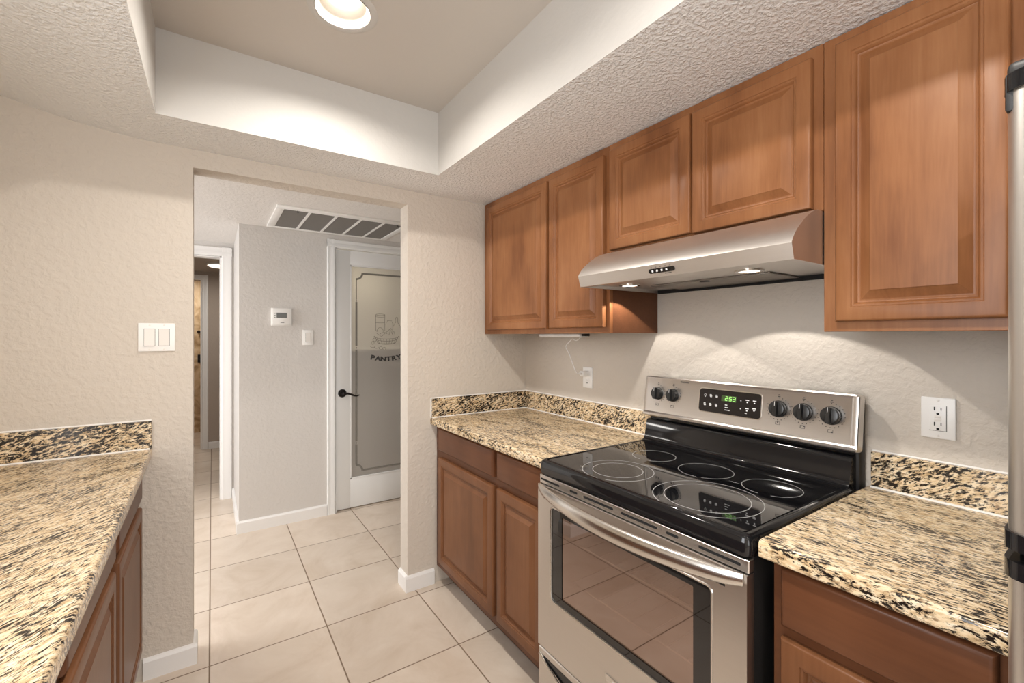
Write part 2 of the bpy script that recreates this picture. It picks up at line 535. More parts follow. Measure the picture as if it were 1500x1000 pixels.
m = MB()
m.box(XL, OL, 0, WT, 0, ZS + 0.15); m.box(OR, 0.1, 0, WT, 0, ZS + 0.15); m.box(OL, OR, 0, WT, OH, ZS + 0.15)
struct('wall_back', m, M_WALL)
m = MB(); m.box(0, 0.1, YR, 0, 0, ZS + 0.15); struct('wall_right', m, M_WALL)
m = MB()
plate_hole(m, lambda u, v, d: (XL - d, u, v), (YR, WT, 0, ZS + 0.3), [(-1.45, 1.95), (-2.65, 1.95), (-2.65, 1.08), (-1.45, 1.08)], 0.12, 0.0)
struct('wall_left', m, M_WALL)
m = MB()
plate_hole(m, lambda u, v, d: (u, YR - d, v), (XL - 0.1, 0.1, 0, ZS + 0.3), [(-0.2, 2.03), (-2.3, 2.03), (-2.3, 0.02), (-0.2, 0.02)], 0.12, 0.0)
struct('wall_rear', m, M_WALL)
m = MB()
plate_hole(m, lambda u, v, d: (XL - 0.06 - d, u, v), (-2.65, -1.45, 1.08, 1.95), [(-1.49, 1.91), (-2.61, 1.91), (-2.61, 1.12), (-1.49, 1.12)], 0.03, 0.0)
m.box(XL - 0.085, XL - 0.065, -2.065, -2.035, 1.12, 1.91)
struct('window_1', m, M_TRIM)
m = MB()
plate_hole(m, lambda u, v, d: (u, YR - 0.06 - d, v), (-2.3, -0.2, 0.02, 2.03), [(-0.26, 1.97), (-2.24, 1.97), (-2.24, 0.08), (-0.26, 0.08)], 0.03, 0.0)
m.box(-1.28, -1.22, YR - 0.085, YR - 0.065, 0.08, 1.97)
struct('window_2', m, M_TRIM)

# soffit with the raised tray; to the left of the tray the soffit swells up gently
TX0, TX1, TY0, TY1 = -1.806, -0.736, -3.6, -0.297


def soff(x):
    t = max(0.0, -1.80 - x); return ZS + 0.30 * t * t


m = MB(); b = m.bm
xs = [XL - 0.02 + i * (TX0 - XL + 0.02) / 14 for i in range(15)]
m.loops([[(x, YR, soff(x)) for x in xs], [(x, 0.001, soff(x)) for x in xs]], False, mi=0)
m.face([(TX1, YR, ZS), (0.02, YR, ZS), (0.02, 0.001, ZS), (TX1, 0.001, ZS)])
m.face([(TX0, TY1, ZS), (TX1, TY1, ZS), (TX1, 0.001, ZS), (TX0, 0.001, ZS)])
m.face([(TX0, YR, ZS), (TX1, YR, ZS), (TX1, TY0, ZS), (TX0, TY0, ZS)])
for a, c in (((TX0, TY0), (TX0, TY1)), ((TX0, TY1), (TX1, TY1)), ((TX1, TY1), (TX1, TY0)), ((TX1, TY0), (TX0, TY0))):
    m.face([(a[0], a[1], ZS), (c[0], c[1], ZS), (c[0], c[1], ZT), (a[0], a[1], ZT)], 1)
# raised field with a round cut-out for each can
CANS = [(-1.282, -0.745), (-1.282, -1.95), (-1.282, -3.10)]
RC = 0.086
bounds = [TY1, -1.35, -2.5, TY0]
for i, (cx, cy) in enumerate(CANS):
    circ = [(cx + RC * math.cos(PI / 4 + 2 * PI * (k + 0.0) / 48 - PI / 4 + PI / 48), cy + RC * math.sin(2 * PI * k / 48 + PI / 48)) for k in range(48)]
    o = (TX0, TX1, bounds[i + 1], bounds[i])
    vi = [b.verts.new((u, v, ZT)) for u, v in circ]
    cc = [b.verts.new((u, v, ZT)) for u, v in ((o[1], o[3]), (o[0], o[3]), (o[0], o[2]), (o[1], o[2]))]
    for k in range(4):
        for j in range(11):
            a = k * 12 + j; f = b.faces.new((cc[k], vi[a], vi[a + 1])); f.material_index = 2
        a = k * 12 + 11; f = b.faces.new((cc[k], vi[a], vi[(a + 1) % 48], cc[(k + 1) % 4])); f.material_index = 2
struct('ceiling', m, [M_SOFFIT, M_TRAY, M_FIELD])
m = MB(); m.box(XL - 0.3, 0.3, YR - 0.2, WT, ZT + 0.16, ZT + 0.2); struct('ceiling_attic_deck', m, M_BLACKMAT)

# hall and the rooms beyond
m = MB(); m.box(-4.0, 1.2, WT, 2.2, ZS, ZS + 0.08); struct('ceiling_hall', m, M_HCEIL)
DX0, DX1 = -0.853, -0.051
m = MB()
m.box(-1.489, DX0, YP, YP + 0.10, 0, ZS); m.box(DX1, 1.2, YP, YP + 0.10, 0, ZS); m.box(DX0, DX1, YP, YP + 0.10, 2.043, ZS)
struct('wall_pantry', m, M_HALL)
m = MB(); m.box(-1.489, -1.40, YP + 0.1, 2.148, 0, ZS); struct('wall_corridor', m, M_HALL)
m = MB()
m.box(-1.575, 1.2, 2.148, 2.25, 0, ZS); m.box(-4.0, -2.36, 2.148, 2.25, 0, ZS); m.box(-2.36, -1.575, 2.148, 2.25, 2.02, ZS)
struct('wall_hall_end', m, M_HALL)
m = MB(); m.box(-4.1, -4.0, WT, 2.25, 0, ZS); m.box(-4.0, XL, 0.02, WT, 0, ZS); struct('wall_hall_left', m, M_HALL)
m = MB(); m.box(1.2, 1.3, WT, 2.25, 0, ZS); m.box(0.1, 1.2, 0.0, WT, 0, ZS); struct('wall_hall_right', m, M_HALL)
# far room
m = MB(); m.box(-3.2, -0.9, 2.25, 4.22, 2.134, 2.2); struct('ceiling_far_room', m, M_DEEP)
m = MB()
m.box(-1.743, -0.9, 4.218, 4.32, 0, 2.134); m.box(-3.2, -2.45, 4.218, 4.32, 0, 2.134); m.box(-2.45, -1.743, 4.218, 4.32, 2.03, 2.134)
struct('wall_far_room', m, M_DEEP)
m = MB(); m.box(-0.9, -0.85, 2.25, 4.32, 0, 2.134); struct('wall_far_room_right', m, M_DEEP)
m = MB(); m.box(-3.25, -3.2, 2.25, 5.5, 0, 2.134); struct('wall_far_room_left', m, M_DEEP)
m = MB(); m.box(-3.2, -0.9, 5.40, 5.48, 0, 2.3); m.box(-1.45, -1.40, 4.32, 5.4, 0, 2.3); struct('wall_stone_tiled', m, M_STONE)
m = MB(); m.box(-3.2, -0.9, 4.32, 5.45, 2.2, 2.26); struct('ceiling_bath', m, M_HCEIL)
light('bath_light', 'AREA', (-2.0, 4.9, 2.15), 7, WARM, 0.35)

# baseboards: straight runs with an eased top
BH, BT = 0.083, 0.014


def base_prof(): return [(0, 0), (BT, 0), (BT, BH - 0.012), (BT * 0.55, BH - 0.003), (0, BH)]


def board(m, p0, p1, nrm):
    """run from p0 to p1 (xy), proud of the wall along nrm"""
    m.loops([[(p[0] + nrm[0] * a, p[1] + nrm[1] * a, z) for a, z in base_prof()] for p in (p0, p1)], True, True, True)


m = MB(); board(m, (-1.868, 0), (OL + BT, 0), (0, -1)); board(m, (OL, 0.0004), (OL, WT + 0.002), (1, 0)); struct('baseboard_back_left', m, M_TRIM)
m = MB(); board(m, (OR - BT, 0), (-0.628, 0), (0, -1)); board(m, (OR, 0.0004), (OR, WT + 0.002), (-1, 0)); struct('baseboard_back_right', m, M_TRIM)
m = MB(); board(m, (-1.489 - BT, YP), (-0.919, YP), (0, -1)); board(m, (-1.489, YP + 0.0004), (-1.489, 2.148), (-1, 0)); struct('baseboard_pantry', m, M_TRIM)
m = MB(); board(m, (-1.502, 2.148), (-1.475, 2.148), (0, -1)); struct('baseboard_hall_end', m, M_TRIM)
m = MB(); board(m, (-1.680, 4.218), (-0.9, 4.218), (0, -1)); struct('baseboard_far_room', m, M_TRIM)

# casings
def casing_leg(m, x0, x1, yface, z0, z1):
    w = x1 - x0
    pr = [(x0, 0), (x0, 0.010), (x0 + 0.10 * w, 0.016), (x0 + 0.45 * w, 0.013), (x0 + 0.60 * w, 0.017), (x0 + 0.92 * w, 0.015), (x1, 0.008), (x1, 0)]
    m.loops([[(a, yface - d, z) for a, d in pr] for z in (z0, z1)], True, True, True)


def casing_head(m, x0, x1, yface, z0, z1):
    h = z1 - z0
    pr = [(z0, 0), (z0, 0.008), (z0 + 0.08 * h, 0.015), (z0 + 0.40 * h, 0.017), (z0 + 0.55 * h, 0.013), (z0 + 0.9 * h, 0.016), (z1, 0.010), (z1, 0)]
    m.loops([[(x, yface - d, a) for a, d in pr] for x in (x0, x1)], True, True, True)


m = MB(); casing_leg(m, -0.917, -0.856, YP, 0, 2.100); casing_leg(m, DX1 + 0.003, DX1 + 0.064, YP, 0, 2.100); casing_head(m, -0.917, DX1 + 0.064, YP - 0.0005, 2.040, 2.100)
m.box(-0.857, DX0 + 0.006, YP, YP + 0.10, 0, 2.04); m.box(DX1 - 0.006, DX1 + 0.003, YP, YP + 0.10, 0, 2.04); m.box(-0.857, DX1 + 0.003, YP, YP + 0.1, 2.037, 2.045)
struct('trim_1', m, M_DOORW, 'white casing around the pantry door')
m = MB(); casing_leg(m, -1.577, -1.503, 2.148, 0, 2.099); casing_head(m, -2.43, -1.503, 2.1475, 2.022, 2.099); casing_leg(m, -2.43, -2.358, 2.148, 0, 2.099)
m.box(-1.590, -1.575, 2.148, 2.25, 0, 2.022); m.box(-2.36, -1.575, 2.148, 2.25, 2.012, 2.022)
struct('trim_2', m, M_TRIM, 'white casing around the far corridor doorway')
m = MB(); casing_leg(m, -1.744, -1.682, 4.218, 0, 2.092); casing_head(m, -2.52, -1.682, 4.2175, 2.03, 2.092)
m.box(-1.758, -1.743, 4.218, 4.32, 0, 2.03)
struct('trim_3', m, M_TRIM, 'white casing in front of the beige stone wall')
sp = MB(); sp.box(-1.812, -1.772, 5.388, 5.4, 0.985, 1.098, 0.003)
tag(sp.build('wall_plate', M_BRONZE), 'small dark rectangular plate on the far beige stone wall, below the round knob', 'wall plate')
kb = MB(); kb.lathe([(0.001, 0.07), (0.014, 0.068), (0.017, 0.060), (0.012, 0.045), (0.008, 0.030), (0.020, 0.008), (0.023, 0)], (-1.80, 5.40, 1.418), (0, -1, 0), 20)
tag(kb.build('shower_valve', M_BRONZE), 'small dark round knob on the far beige stone wall', 'valve')

# far flush light
ff = thing('flush_ceiling_light', 'glowing round flush light on the ceiling of the far room', 'ceiling light', (-1.575, 3.44, 2.134))
m = MB(); m.lathe([(0.105, 0), (0.118, -0.004), (0.118, -0.02), (0.108, -0.024)], (-1.575, 3.44, 2.134), n=32); m.build('rim', M_WHITE, ff)
m = MB(); m.lathe([(0.108, -0.022), (0.09, -0.034), (0.05, -0.041), (0.001, -0.043)], (-1.575, 3.44, 2.134), n=32); m.build('lens', M_FLUSH, ff)
light('far_room_lamp', 'AREA', (-1.575, 3.44, 2.085), 5.0, WARM, 0.2)

# ------------------------------------------------------------------ recessed can
CAN_E = [8.5, 11, 10]
for i, (cx, cy) in enumerate(CANS):
    if i == 0:
        t = thing('recessed_light', 'lit round white can light recessed in the raised tray ceiling', 'ceiling light', (cx, cy, ZT))
        m = MB(); m.lathe([(RC - 0.004, 0.004), (RC + 0.003, -0.003), (RC + 0.012, -0.004), (RC + 0.024, -0.001), (RC + 0.025, 0.001)], (cx, cy, ZT), n=48); m.build('trim_ring', M_TRAY, t)
        m = MB(); m.lathe([(RC - 0.001, -0.002), (RC - 0.004, 0.002), (RC - 0.012, 0.018), (0.058, 0.040), (0.052, 0.060), (0.052, 0.12), (0.001, 0.12)], (cx, cy, ZT), n=48); m.build('baffle', M_BAFFLE, t)
        m = MB(); m.lathe([(0.047, 0.075), (0.0475, 0.052), (0.044, 0.040), (0.034, 0.032), (0.018, 0.028), (0.001, 0.027)], (cx, cy, ZT), n=40); m.build('bulb', M_BULB, t)
    light('can_lamp', 'AREA', (cx, cy, ZT + (0.0262 if i == 0 else -0.01)), CAN_E[i], WARM, 0.088).data.spread = math.radians(162)

# ------------------------------------------------------------------ ceiling return grille in the hall
GX0, GX1, GY0, GY1 = -1.325, -0.493, 0.655, 1.262
g = thing('return_air_grille', 'white framed return air grille with grey louvers in the hall ceiling', 'vent', ((GX0 + GX1) / 2, (GY0 + GY1) / 2, ZS))
m = MB()
zf = ZS - 0.012
for (a, c, d, e) in ((GX0, GX1, GY0, GY0 + 0.058), (GX0, GX1, GY1 - 0.045, GY1), (GX0, GX0 + 0.045, GY0 + 0.058, GY1 - 0.045), (GX1 - 0.045, GX1, GY0 + 0.058, GY1 - 0.045)):
    m.box(a, c, d, e, zf, ZS + 0.0, 0.002)
m.build('frame', M_WHITE, g)
m = MB(); m.box(GX0 + 0.045, GX1 - 0.045, GY0 + 0.058, GY1 - 0.045, ZS - 0.0015, ZS - 0.0002); m.build('filter_backing', M_VENTDARK, g)
bars = [-1.137, -0.978, -0.825, -0.671]
for bx in bars:
    m = MB(); m.box(bx - 0.0085, bx + 0.0085, GY0 + 0.058, GY1 - 0.045, zf + 0.001, ZS - 0.002); m.build('divider', M_WHITE, g)
edges = [GX0 + 0.045] + [v for bx in bars for v in (bx - 0.0085, bx + 0.0085)] + [GX1 - 0.045]
for k in range(0, len(edges), 2):
    m = MB()
    for j in range(26):
        y = GY0 + 0.066 + j * 0.0192
        m.loops([[(x, y, ZS - 0.002), (x, y + 0.011, ZS - 0.0105), (x, y + 0.0125, ZS - 0.0100), (x, y + 0.0015, ZS - 0.0016)] for x in (edges[k], edges[k + 1])], True, True, True)
    m.build('louver_panel', M_VENTFIN, g)
for px in (-1.208, -0.581):
    m = MB(); m.tube([(px, GY0 + 0.05, zf - 0.001), (px, GY0 + 0.05, zf - 0.012), (px, GY0 + 0.04, zf - 0.014)], 0.003, 8); m.build('latch', M_BLACKMAT, g)

# ------------------------------------------------------------------ pantry door and closet
YD = YP + 0.022
GX = (-0.741, -0.163); GZ = (0.232, 1.922)
dr = thing('door_1', 'white pantry door with a tall frosted glass panel', 'door', ((DX0 + DX1) / 2, YD, 0.006)); dr['kind'] = 'structure'
m = MB()
x0, x1 = DX0 + 0.008, DX1 - 0.008
m.box(x0, GX[0], YD, YD + 0.035, 0.008, 2.033, 0.0015); m.box(GX[1], x1, YD, YD + 0.035, 0.008, 2.033, 0.0015)
m.box(GX[0], GX[1], YD, YD + 0.035, 0.008, GZ[0], 0.0015); m.box(GX[0], GX[1], YD, YD + 0.035, GZ[1], 2.033, 0.0015)
m.build('door_frame', M_DOORW, dr)
m = MB()
for a in (GX[0], GX[1] - 0.012): m.box(a, a + 0.012, YD - 0.003, YD + 0.012, GZ[0], GZ[1], 0.002)
for a in (GZ[0], GZ[1] - 0.012): m.box(GX[0], GX[1], YD - 0.003, YD + 0.012, a, a + 0.012, 0.002)
m.build('glazing_bead', M_DOORW, dr)
gl = MB(); gl.box(GX[0] + 0.001, GX[1] - 0.001, YD + 0.013, YD + 0.019, GZ[0] + 0.001, GZ[1] - 0.001); gl = gl.build('glass_pane', M_FROST, dr, 'frosted glass panel with an etched border, basket picture and lettering', smooth=False)
ye = YD + 0.0115
BX0, BX1, BZ0, BZ1, NC, BW = -0.697, -0.207, 0.279, 1.868, 0.058, 0.015
m = MB()


def strip(a, c, d, e): m.box(a, c, ye, ye + 0.001, d, e)


for xx in (BX0, BX1 - BW):
    strip(xx, xx + BW, BZ0 + NC, 0.498); strip(xx, xx + BW, 0.522, 1.252); strip(xx, xx + BW, 1.282, 1.632); strip(xx + 0.004, xx + BW - 0.004, 1.65, BZ1 - NC)
strip(BX0 + NC, BX1 - NC, BZ0, BZ0 + BW); strip(BX0 + NC, BX1 - NC, BZ1 - BW, BZ1)
for sx in (0, 1):
    for sz in (0, 1):
        cx = BX0 + 0.004 if sx == 0 else BX1 - 0.004; cz = BZ0 + 0.004 if sz == 0 else BZ1 - 0.004
        a0 = {(0, 0): 0, (1, 0): 90, (1, 1): 180, (0, 1): 270}[(sx, sz)]
        R0, R1 = NC - 0.004, NC - 0.004 - BW + 0.002
        ring = []
        for k in range(9):
            a = math.radians(a0 + 90 * k / 8); ring.append(a)
        m.loops([[(cx + r * math.cos(a), ye + d, cz + r * math.sin(a)) for (r, d) in ((R1 + 0.002, 0), (R0 + 0.004, 0), (R0 + 0.004, 0.001), (R1 + 0.002, 0.001))] for a in ring], True, True, True)
for z in (0.51, 1.267, 1.641):
    for xx in (BX0, BX1 - BW):
        c = xx + BW / 2; m.face([(c - 0.006, ye, z), (c, ye, z - 0.009), (c + 0.006, ye, z), (c, ye, z + 0.009)])
m.build('etched_border', M_ETCH, gl)
# basket of groceries, drawn in thin lines
m = MB()


def ln(pts, r=0.0016): m.tube([(x, ye + 0.0006, z) for x, z in pts], r, 6)


def arc(cx, cz, rx, rz, a0, a1, n=14): return [(cx + rx * math.cos(math.radians(a0 + (a1 - a0) * k / n)), cz + rz * math.sin(math.radians(a0 + (a1 - a0) * k / n))) for k in range(n + 1)]


ln(arc(-0.498, 1.535, 0.038, 0.006, 0, 360)); ln([(-0.536, 1.535), (-0.536, 1.40)]); ln([(-0.460, 1.535), (-0.464, 1.40)])
ln(arc(-0.498, 1.520, 0.038, 0.005, 180, 360)); ln(arc(-0.498, 1.472, 0.037, 0.004, 180, 360))
ln([(-0.44, 1.488), (-0.402, 1.490), (-0.402, 1.478), (-0.44, 1.476), (-0.44, 1.488)]); ln([(-0.444, 1.476), (-0.452, 1.46), (-0.452, 1.40)]); ln([(-0.398, 1.478), (-0.394, 1.46), (-0.394, 1.41)])
ln([(-0.369, 1.505), (-0.369, 1.475), (-0.392, 1.44), (-0.396, 1.37)]); ln(arc(-0.36, 1.505, 0.009, 0.014, 0, 180)); ln([(-0.351, 1.505), (-0.351, 1.475), (-0.330, 1.44), (-0.326, 1.37)])
ln(arc(-0.50, 1.40, 0.026, 0.030, -10, 190)); ln([(-0.53, 1.385), (-0.49, 1.355), (-0.41, 1.425), (-0.40, 1.41)]); ln(arc(-0.47, 1.372, 0.03, 0.018, 20, 170))
ln([(-0.425, 1.37), (-0.415, 1.42), (-0.40, 1.38), (-0.385, 1.40), (-0.375, 1.37)])
ln(arc(-0.445, 1.36, 0.105, 0.024, 180, 360)); ln(arc(-0.445, 1.342, 0.094, 0.024, 185, 355)); ln(arc(-0.445, 1.318, 0.082, 0.026, 190, 350))
ln([(-0.545, 1.36), (-0.515, 1.298), (-0.375, 1.298), (-0.345, 1.36)])
for k in range(7): ln([(-0.525 + k * 0.0265, 1.345 - 0.004 * (3 - abs(k - 3))), (-0.505 + k * 0.020, 1.300)], 0.0012)
ln(arc(-0.545, 1.33, 0.014, 0.014, 0, 360)); ln(arc(-0.56, 1.305, 0.012, 0.012, 0, 360)); ln(arc(-0.53, 1.272, 0.016, 0.012, 180, 360)); ln(arc(-0.495, 1.262, 0.014, 0.012, 0, 360)); ln(arc(-0.465, 1.256, 0.013, 0.012, 0, 360)); ln(arc(-0.56, 1.28, 0.02, 0.012, 200, 340))
m.build('etched_picture', M_ETCH, gl)
m = MB()
word = 'PANTRY'; R = 0.42
for k, ch in enumerate(word):
    a = (k - 2.5) * 0.106
    cx, cz = -0.451 + R * math.sin(a), 1.170 + R * (1 - math.cos(a))

    def f(u, v, w, a=a, cx=cx, cz=cz):
        u *= 1.28; u2 = u * math.cos(a) - v * math.sin(a); v2 = u * math.sin(a) + v * math.cos(a)
        return (cx + u2, ye + 0.0006 - w, cz + v2)
    add_text(m, ch, 0.050, f, 0.0006, 0.0024)
m.build('etched_lettering', M_PRINT, gl, 'curved dark PANTRY lettering', smooth=False)
lv = MB()
lx, lz = -0.800, 0.914
lv.lathe([(0.001, 0.012), (0.022, 0.012), (0.030, 0.007), (0.0325, 0.001), (0.0325, 0)], (lx, YD, lz), (0, -1, 0), 28)
lv.lathe([(0.011, 0.010), (0.010, 0.035), (0.013, 0.042), (0.013, 0.056), (0.001, 0.058)], (lx, YD, lz), (0, -1, 0), 20)
lv.tube([(lx + 0.005, YD - 0.050, lz + 0.001), (lx + 0.03, YD - 0.052, lz + 0.001), (lx + 0.055, YD - 0.052, lz - 0.008), (lx + 0.08, YD - 0.050, lz - 0.019), (lx + 0.10, YD - 0.047, lz - 0.022), (lx + 0.118, YD - 0.045, lz - 0.017)], [0.009, 0.0085, 0.0075, 0.0065, 0.006, 0.0045], 12)
lv.box(DX0 + 0.004, DX0 + 0.010, YD - 0.004, YD + 0.002, lz - 0.028, lz + 0.028)
lv.build('lever_handle', M_BRONZE, dr, 'dark bronze lever handle')
# closet behind the glass
m = MB(); m.box(-1.40, 0.4, 2.10, 2.147, 0, ZS); m.box(0.35, 0.4, YP + 0.1, 2.1, 0, ZS); struct('wall_closet', m, M_HALL)
m = MB(); m.box(-1.39, 0.34, 1.62, 2.09, 1.225, 1.245); tag(m.build('pantry_shelf', M_TRIM), 'pale shelf blurred behind the pantry door glass', 'shelf')
light('closet_fill', 'AREA', (-0.45, 1.75, 2.09), 9.0, (1.0, 0.88, 0.66), 0.25)  # added lamp that brightens the upper glass; the closet itself is unlit

# ------------------------------------------------------------------ thermostat and switches
t = thing('thermostat', 'white wall thermostat with a small grey display beside the pantry door', 'thermostat', (-1.225, YP, 1.50))
m = MB(); m.box(-1.288, -1.164, YP - 0.026, YP, 1.440, 1.557, 0.004); m.box(-1.294, -1.158, YP - 0.006, YP, 1.434, 1.562, 0.002); m.build('housing', M_WHITE, t)
m = MB(); m.box(-1.261, -1.195, YP - 0.0275, YP - 0.025, 1.490, 1.527); m.build('display', M_LCD, t)
for z in (1.522, 1.508, 1.494): m = MB(); m.box(-1.274, -1.268, YP - 0.0275, YP - 0.025, z - 0.003, z + 0.003); m.build('button', M_LCD, t)
m = MB(); m.box(-1.236, -1.212, YP - 0.0268, YP - 0.025, 1.455, 1.459); m.build('printed_lettering', M_LCD, t)


def switch_back(name, label, xc, zc, y, w, h, n):
    """decora rocker plate facing -y"""
    t = thing(name, label, 'light switch', (xc, y, zc))
    m = MB(); m.box(xc - w / 2, xc + w / 2, y - 0.0065, y, zc - h / 2, zc + h / 2, 0.003, 3); m.build('wall_plate', M_WHITE, t)
    for k in range(n):
        c = xc + (k - (n - 1) / 2) * 0.046
        r = MB(); s = 1 if k == 0 else -1
        a0, a1 = (0.0085, 0.0125) if s > 0 else (0.0115, 0.0075)
        r.loops([[(x, y, zc - 0.033), (x, y - a1, zc - 0.033), (x, y - 0.0085, zc), (x, y - a0, zc + 0.033), (x, y, zc + 0.033)] for x in (c - 0.0165, c + 0.0165)], True, True, True)
        r.build('rocker', M_IVORY, t)
        q = MB(); q.box(c - 0.0178, c - 0.0166, y - 0.0069, y, zc - 0.0345, zc + 0.0345); q.box(c + 0.0166, c + 0.0178, y - 0.0069, y, zc - 0.0345, zc + 0.0345)
        q.box(c - 0.0178, c + 0.0178, y - 0.0069, y, zc + 0.0335, zc + 0.0345); q.box(c - 0.0178, c + 0.0178, y - 0.0069, y, zc - 0.0345, zc - 0.0335)
        q.build('rocker_gap', M_LCD, t)
        for zz in (-0.048, 0.048):
            q = MB(); q.lathe([(0.001, 0.0012), (0.0028, 0.001), (0.0032, 0)], (c, y - 0.0065, zc + zz), (0, -1, 0), 12); q.build('screw', M_IVORY, t)
    return t


switch_back('light_switch', 'white double rocker switch plate on the beige wall left of the opening', -1.825, 1.3555, 0.0, 0.118, 0.113, 2)
switch_back('light_switch', 'small white single switch plate on the hall wall below the thermostat', -1.0505, 1.350, YP, 0.072, 0.113, 1)


# ------------------------------------------------------------------ outlets on the range wall
def slots(m, yc, zc, d):
    m.box(-d - 0.0006, -d + 0.001, yc + 0.0055, yc + 0.0080, zc + 0.000, zc + 0.0095)
    m.box(-d - 0.0006, -d + 0.001, yc - 0.0075, yc - 0.0055, zc + 0.001, zc + 0.0085)
    m.lathe([(0.0001, 0.0006), (0.0032, 0.0006), (0.0032, 0)], (-d, yc, zc - 0.0085), (-1, 0, 0), 12)


yo, zo = -0.5605, 1.1425
t = thing('wall_outlet', 'white duplex outlet with a charger plugged into its upper socket', 'outlet', (0, yo, zo))
m = MB(); m.box(-0.006, 0, yo - 0.035, yo + 0.035, zo - 0.0545, zo + 0.0545, 0.0025, 3); m.build('cover_plate', M_WHITE, t)
for s in (-1, 1):
    m = MB(); m.prism(rrect(yo - 0.0165, yo + 0.0165, zo + s * 0.0195 - 0.014, zo + s * 0.0195 + 0.014, 0.010), 0.0, -0.0078, lambda a, b, tt: (tt, a, b)); r = m.build('receptacle', M_WHITE, t)
    m = MB(); slots(m, yo, zo + s * 0.0195, 0.0078); m.build('socket_slot', M_DARK, r)
ac = thing('usb_charger', 'small white cube charger plugged into the outlet, cord rising from it', 'charger', (-0.03, yo, zo + 0.02))
m = MB(); m.box(-0.046, -0.0079, yo - 0.0135, yo + 0.0165, zo + 0.008, zo + 0.036, 0.004, 3); m.build('adapter', M_WHITE, ac)
m = MB(); m.box(-0.060, -0.046, yo - 0.006, yo + 0.008, zo + 0.018, zo + 0.028, 0.0025); m.build('cable_plug', M_WHITE, ac)
yb = -0.58
lb = thing('under_cabinet_light', 'slim white light bar under the corner wall cabinet', 'light bar', (-0.16, -0.55, 1.372))
m = MB(); m.box(-0.19, -0.13, -0.70, -0.385, 1.357, 1.3715, 0.003, 3); m.build('bar', M_WHITE, lb)
m = MB(); m.box(-0.183, -0.137, -0.69, -0.40, 1.3555, 1.3575, 0.0008); m.build('diffuser', M_IVORY, lb)
m = MB(); m.box(-0.178, -0.142, -0.72, -0.70, 1.359, 1.3715, 0.002); m.build('end_cap', M_BLACKMAT, lb)
cd = MB()
pts = [(-0.058, yo + 0.001, zo + 0.023), (-0.076, yo + 0.006, zo + 0.028), (-0.085, yo + 0.016, zo + 0.055), (-0.088, -0.513, 1.262), (-0.088, -0.484, 1.305), (-0.092, -0.515, 1.330), (-0.10, -0.548, 1.345), (-0.11, -0.585, 1.338), (-0.125, -0.625, 1.345), (-0.140, -0.65, 1.353), (-0.15, -0.71, 1.362)]


def smooth_path(P, n=6):
    out = []
    for i in range(len(P) - 1):
        p0, p1, p2, p3 = (Vector(P[max(i - 1, 0)]), Vector(P[i]), Vector(P[i + 1]), Vector(P[min(i + 2, len(P) - 1)]))
        for k in range(n):
            s = k / n
            out.append(0.5 * ((2 * p1) + (p2 - p0) * s + (2 * p0 - 5 * p1 + 4 * p2 - p3) * s * s + (3 * p1 - p0 - 3 * p2 + p3) * s ** 3))
    out.append(Vector(P[-1])); return out


cd.tube(smooth_path(pts), 0.0021, 8)
cd.build('power_cord', M_WHITE, ac)

yo, zo = -1.9225, 1.1375
t = thing('wall_outlet', 'large white square-faced safety outlet with two buttons beside the fridge', 'outlet', (0, yo, zo))
m = MB(); m.box(-0.0065, 0, yo - 0.0355, yo + 0.0355, zo - 0.056, zo + 0.056, 0.003, 3); m.build('cover_plate', M_WHITE, t)
m = MB(); m.box(-0.0082, -0.004, yo - 0.0165, yo + 0.0165, zo - 0.0335, zo + 0.0335, 0.0006); r = m.build('receptacle', M_WHITE, t)
m = MB(); slots(m, yo, zo + 0.0205, 0.0082); slots(m, yo, zo - 0.0205, 0.0082); m.build('socket_slot', M_DARK, r)
for zz in (0.0045, -0.0045):
    m = MB(); m.box(-0.0098, -0.008, yo - 0.007, yo + 0.007, zo + zz - 0.0035, zo + zz + 0.0035, 0.0005); m.build('test_button', M_IVORY, t)
m = MB(); m.box(-0.0069, -0.006, yo - 0.0178, yo - 0.0166, zo - 0.0345, zo + 0.0345); m.box(-0.0069, -0.006, yo - 0.0178, yo + 0.0178, zo - 0.0347, zo - 0.0337); m.build('insert_gap', M_LCD, t)
for zz in (-0.048, 0.048):
    m = MB(); m.lathe([(0.001, 0.0012), (0.0028, 0.001), (0.0032, 0)], (-0.0065, yo, zo + zz), (-1, 0, 0), 12); m.build('screw', M_IVORY, t)


# ------------------------------------------------------------------ cabinets
def raised_panel(m, f, u0, u1, v0, v1, rail=0.043, th=0.021):
    """door slab with moulded frame and raised centre field; f(u,v,d)->xyz with d outward from the door back"""
    prof = [(0, 0), (0, th - 0.007), (0.0015, th - 0.003), (0.004, th - 0.001), (0.007, th), (rail - 0.008, th), (rail - 0.006, th - 0.0030), (rail - 0.002, th - 0.0034),
            (rail + 0.001, th - 0.0062), (rail + 0.003, th - 0.0115), (rail + 0.005, th - 0.0125), (rail + 0.009, th - 0.0125), (rail + 0.011, th - 0.0115),
            (rail + 0.030, th - 0.0020), (rail + 0.0315, th - 0.0003), (rail + 0.034, th - 0.0002)]
    rings = []
    for i, d in prof:
        rings.append([f(u0 + i, v0 + i, d), f(u1 - i, v0 + i, d), f(u1 - i, v1 - i, d), f(u0 + i, v1 - i, d)])
    m.loops(rings, True, True, True)


def slab_front(m, f, u0, u1, v0, v1, th=0.019):
    prof = [(0, 0), (0, th - 0.008), (0.002, th - 0.004), (0.006, th - 0.0012), (0.010, th)]
    rings = [[f(u0 + i, v0 + i, d), f(u1 - i, v0 + i, d), f(u1 - i, v1 - i, d), f(u0 + i, v1 - i, d)] for i, d in prof]
    m.loops(rings, True, True, True)


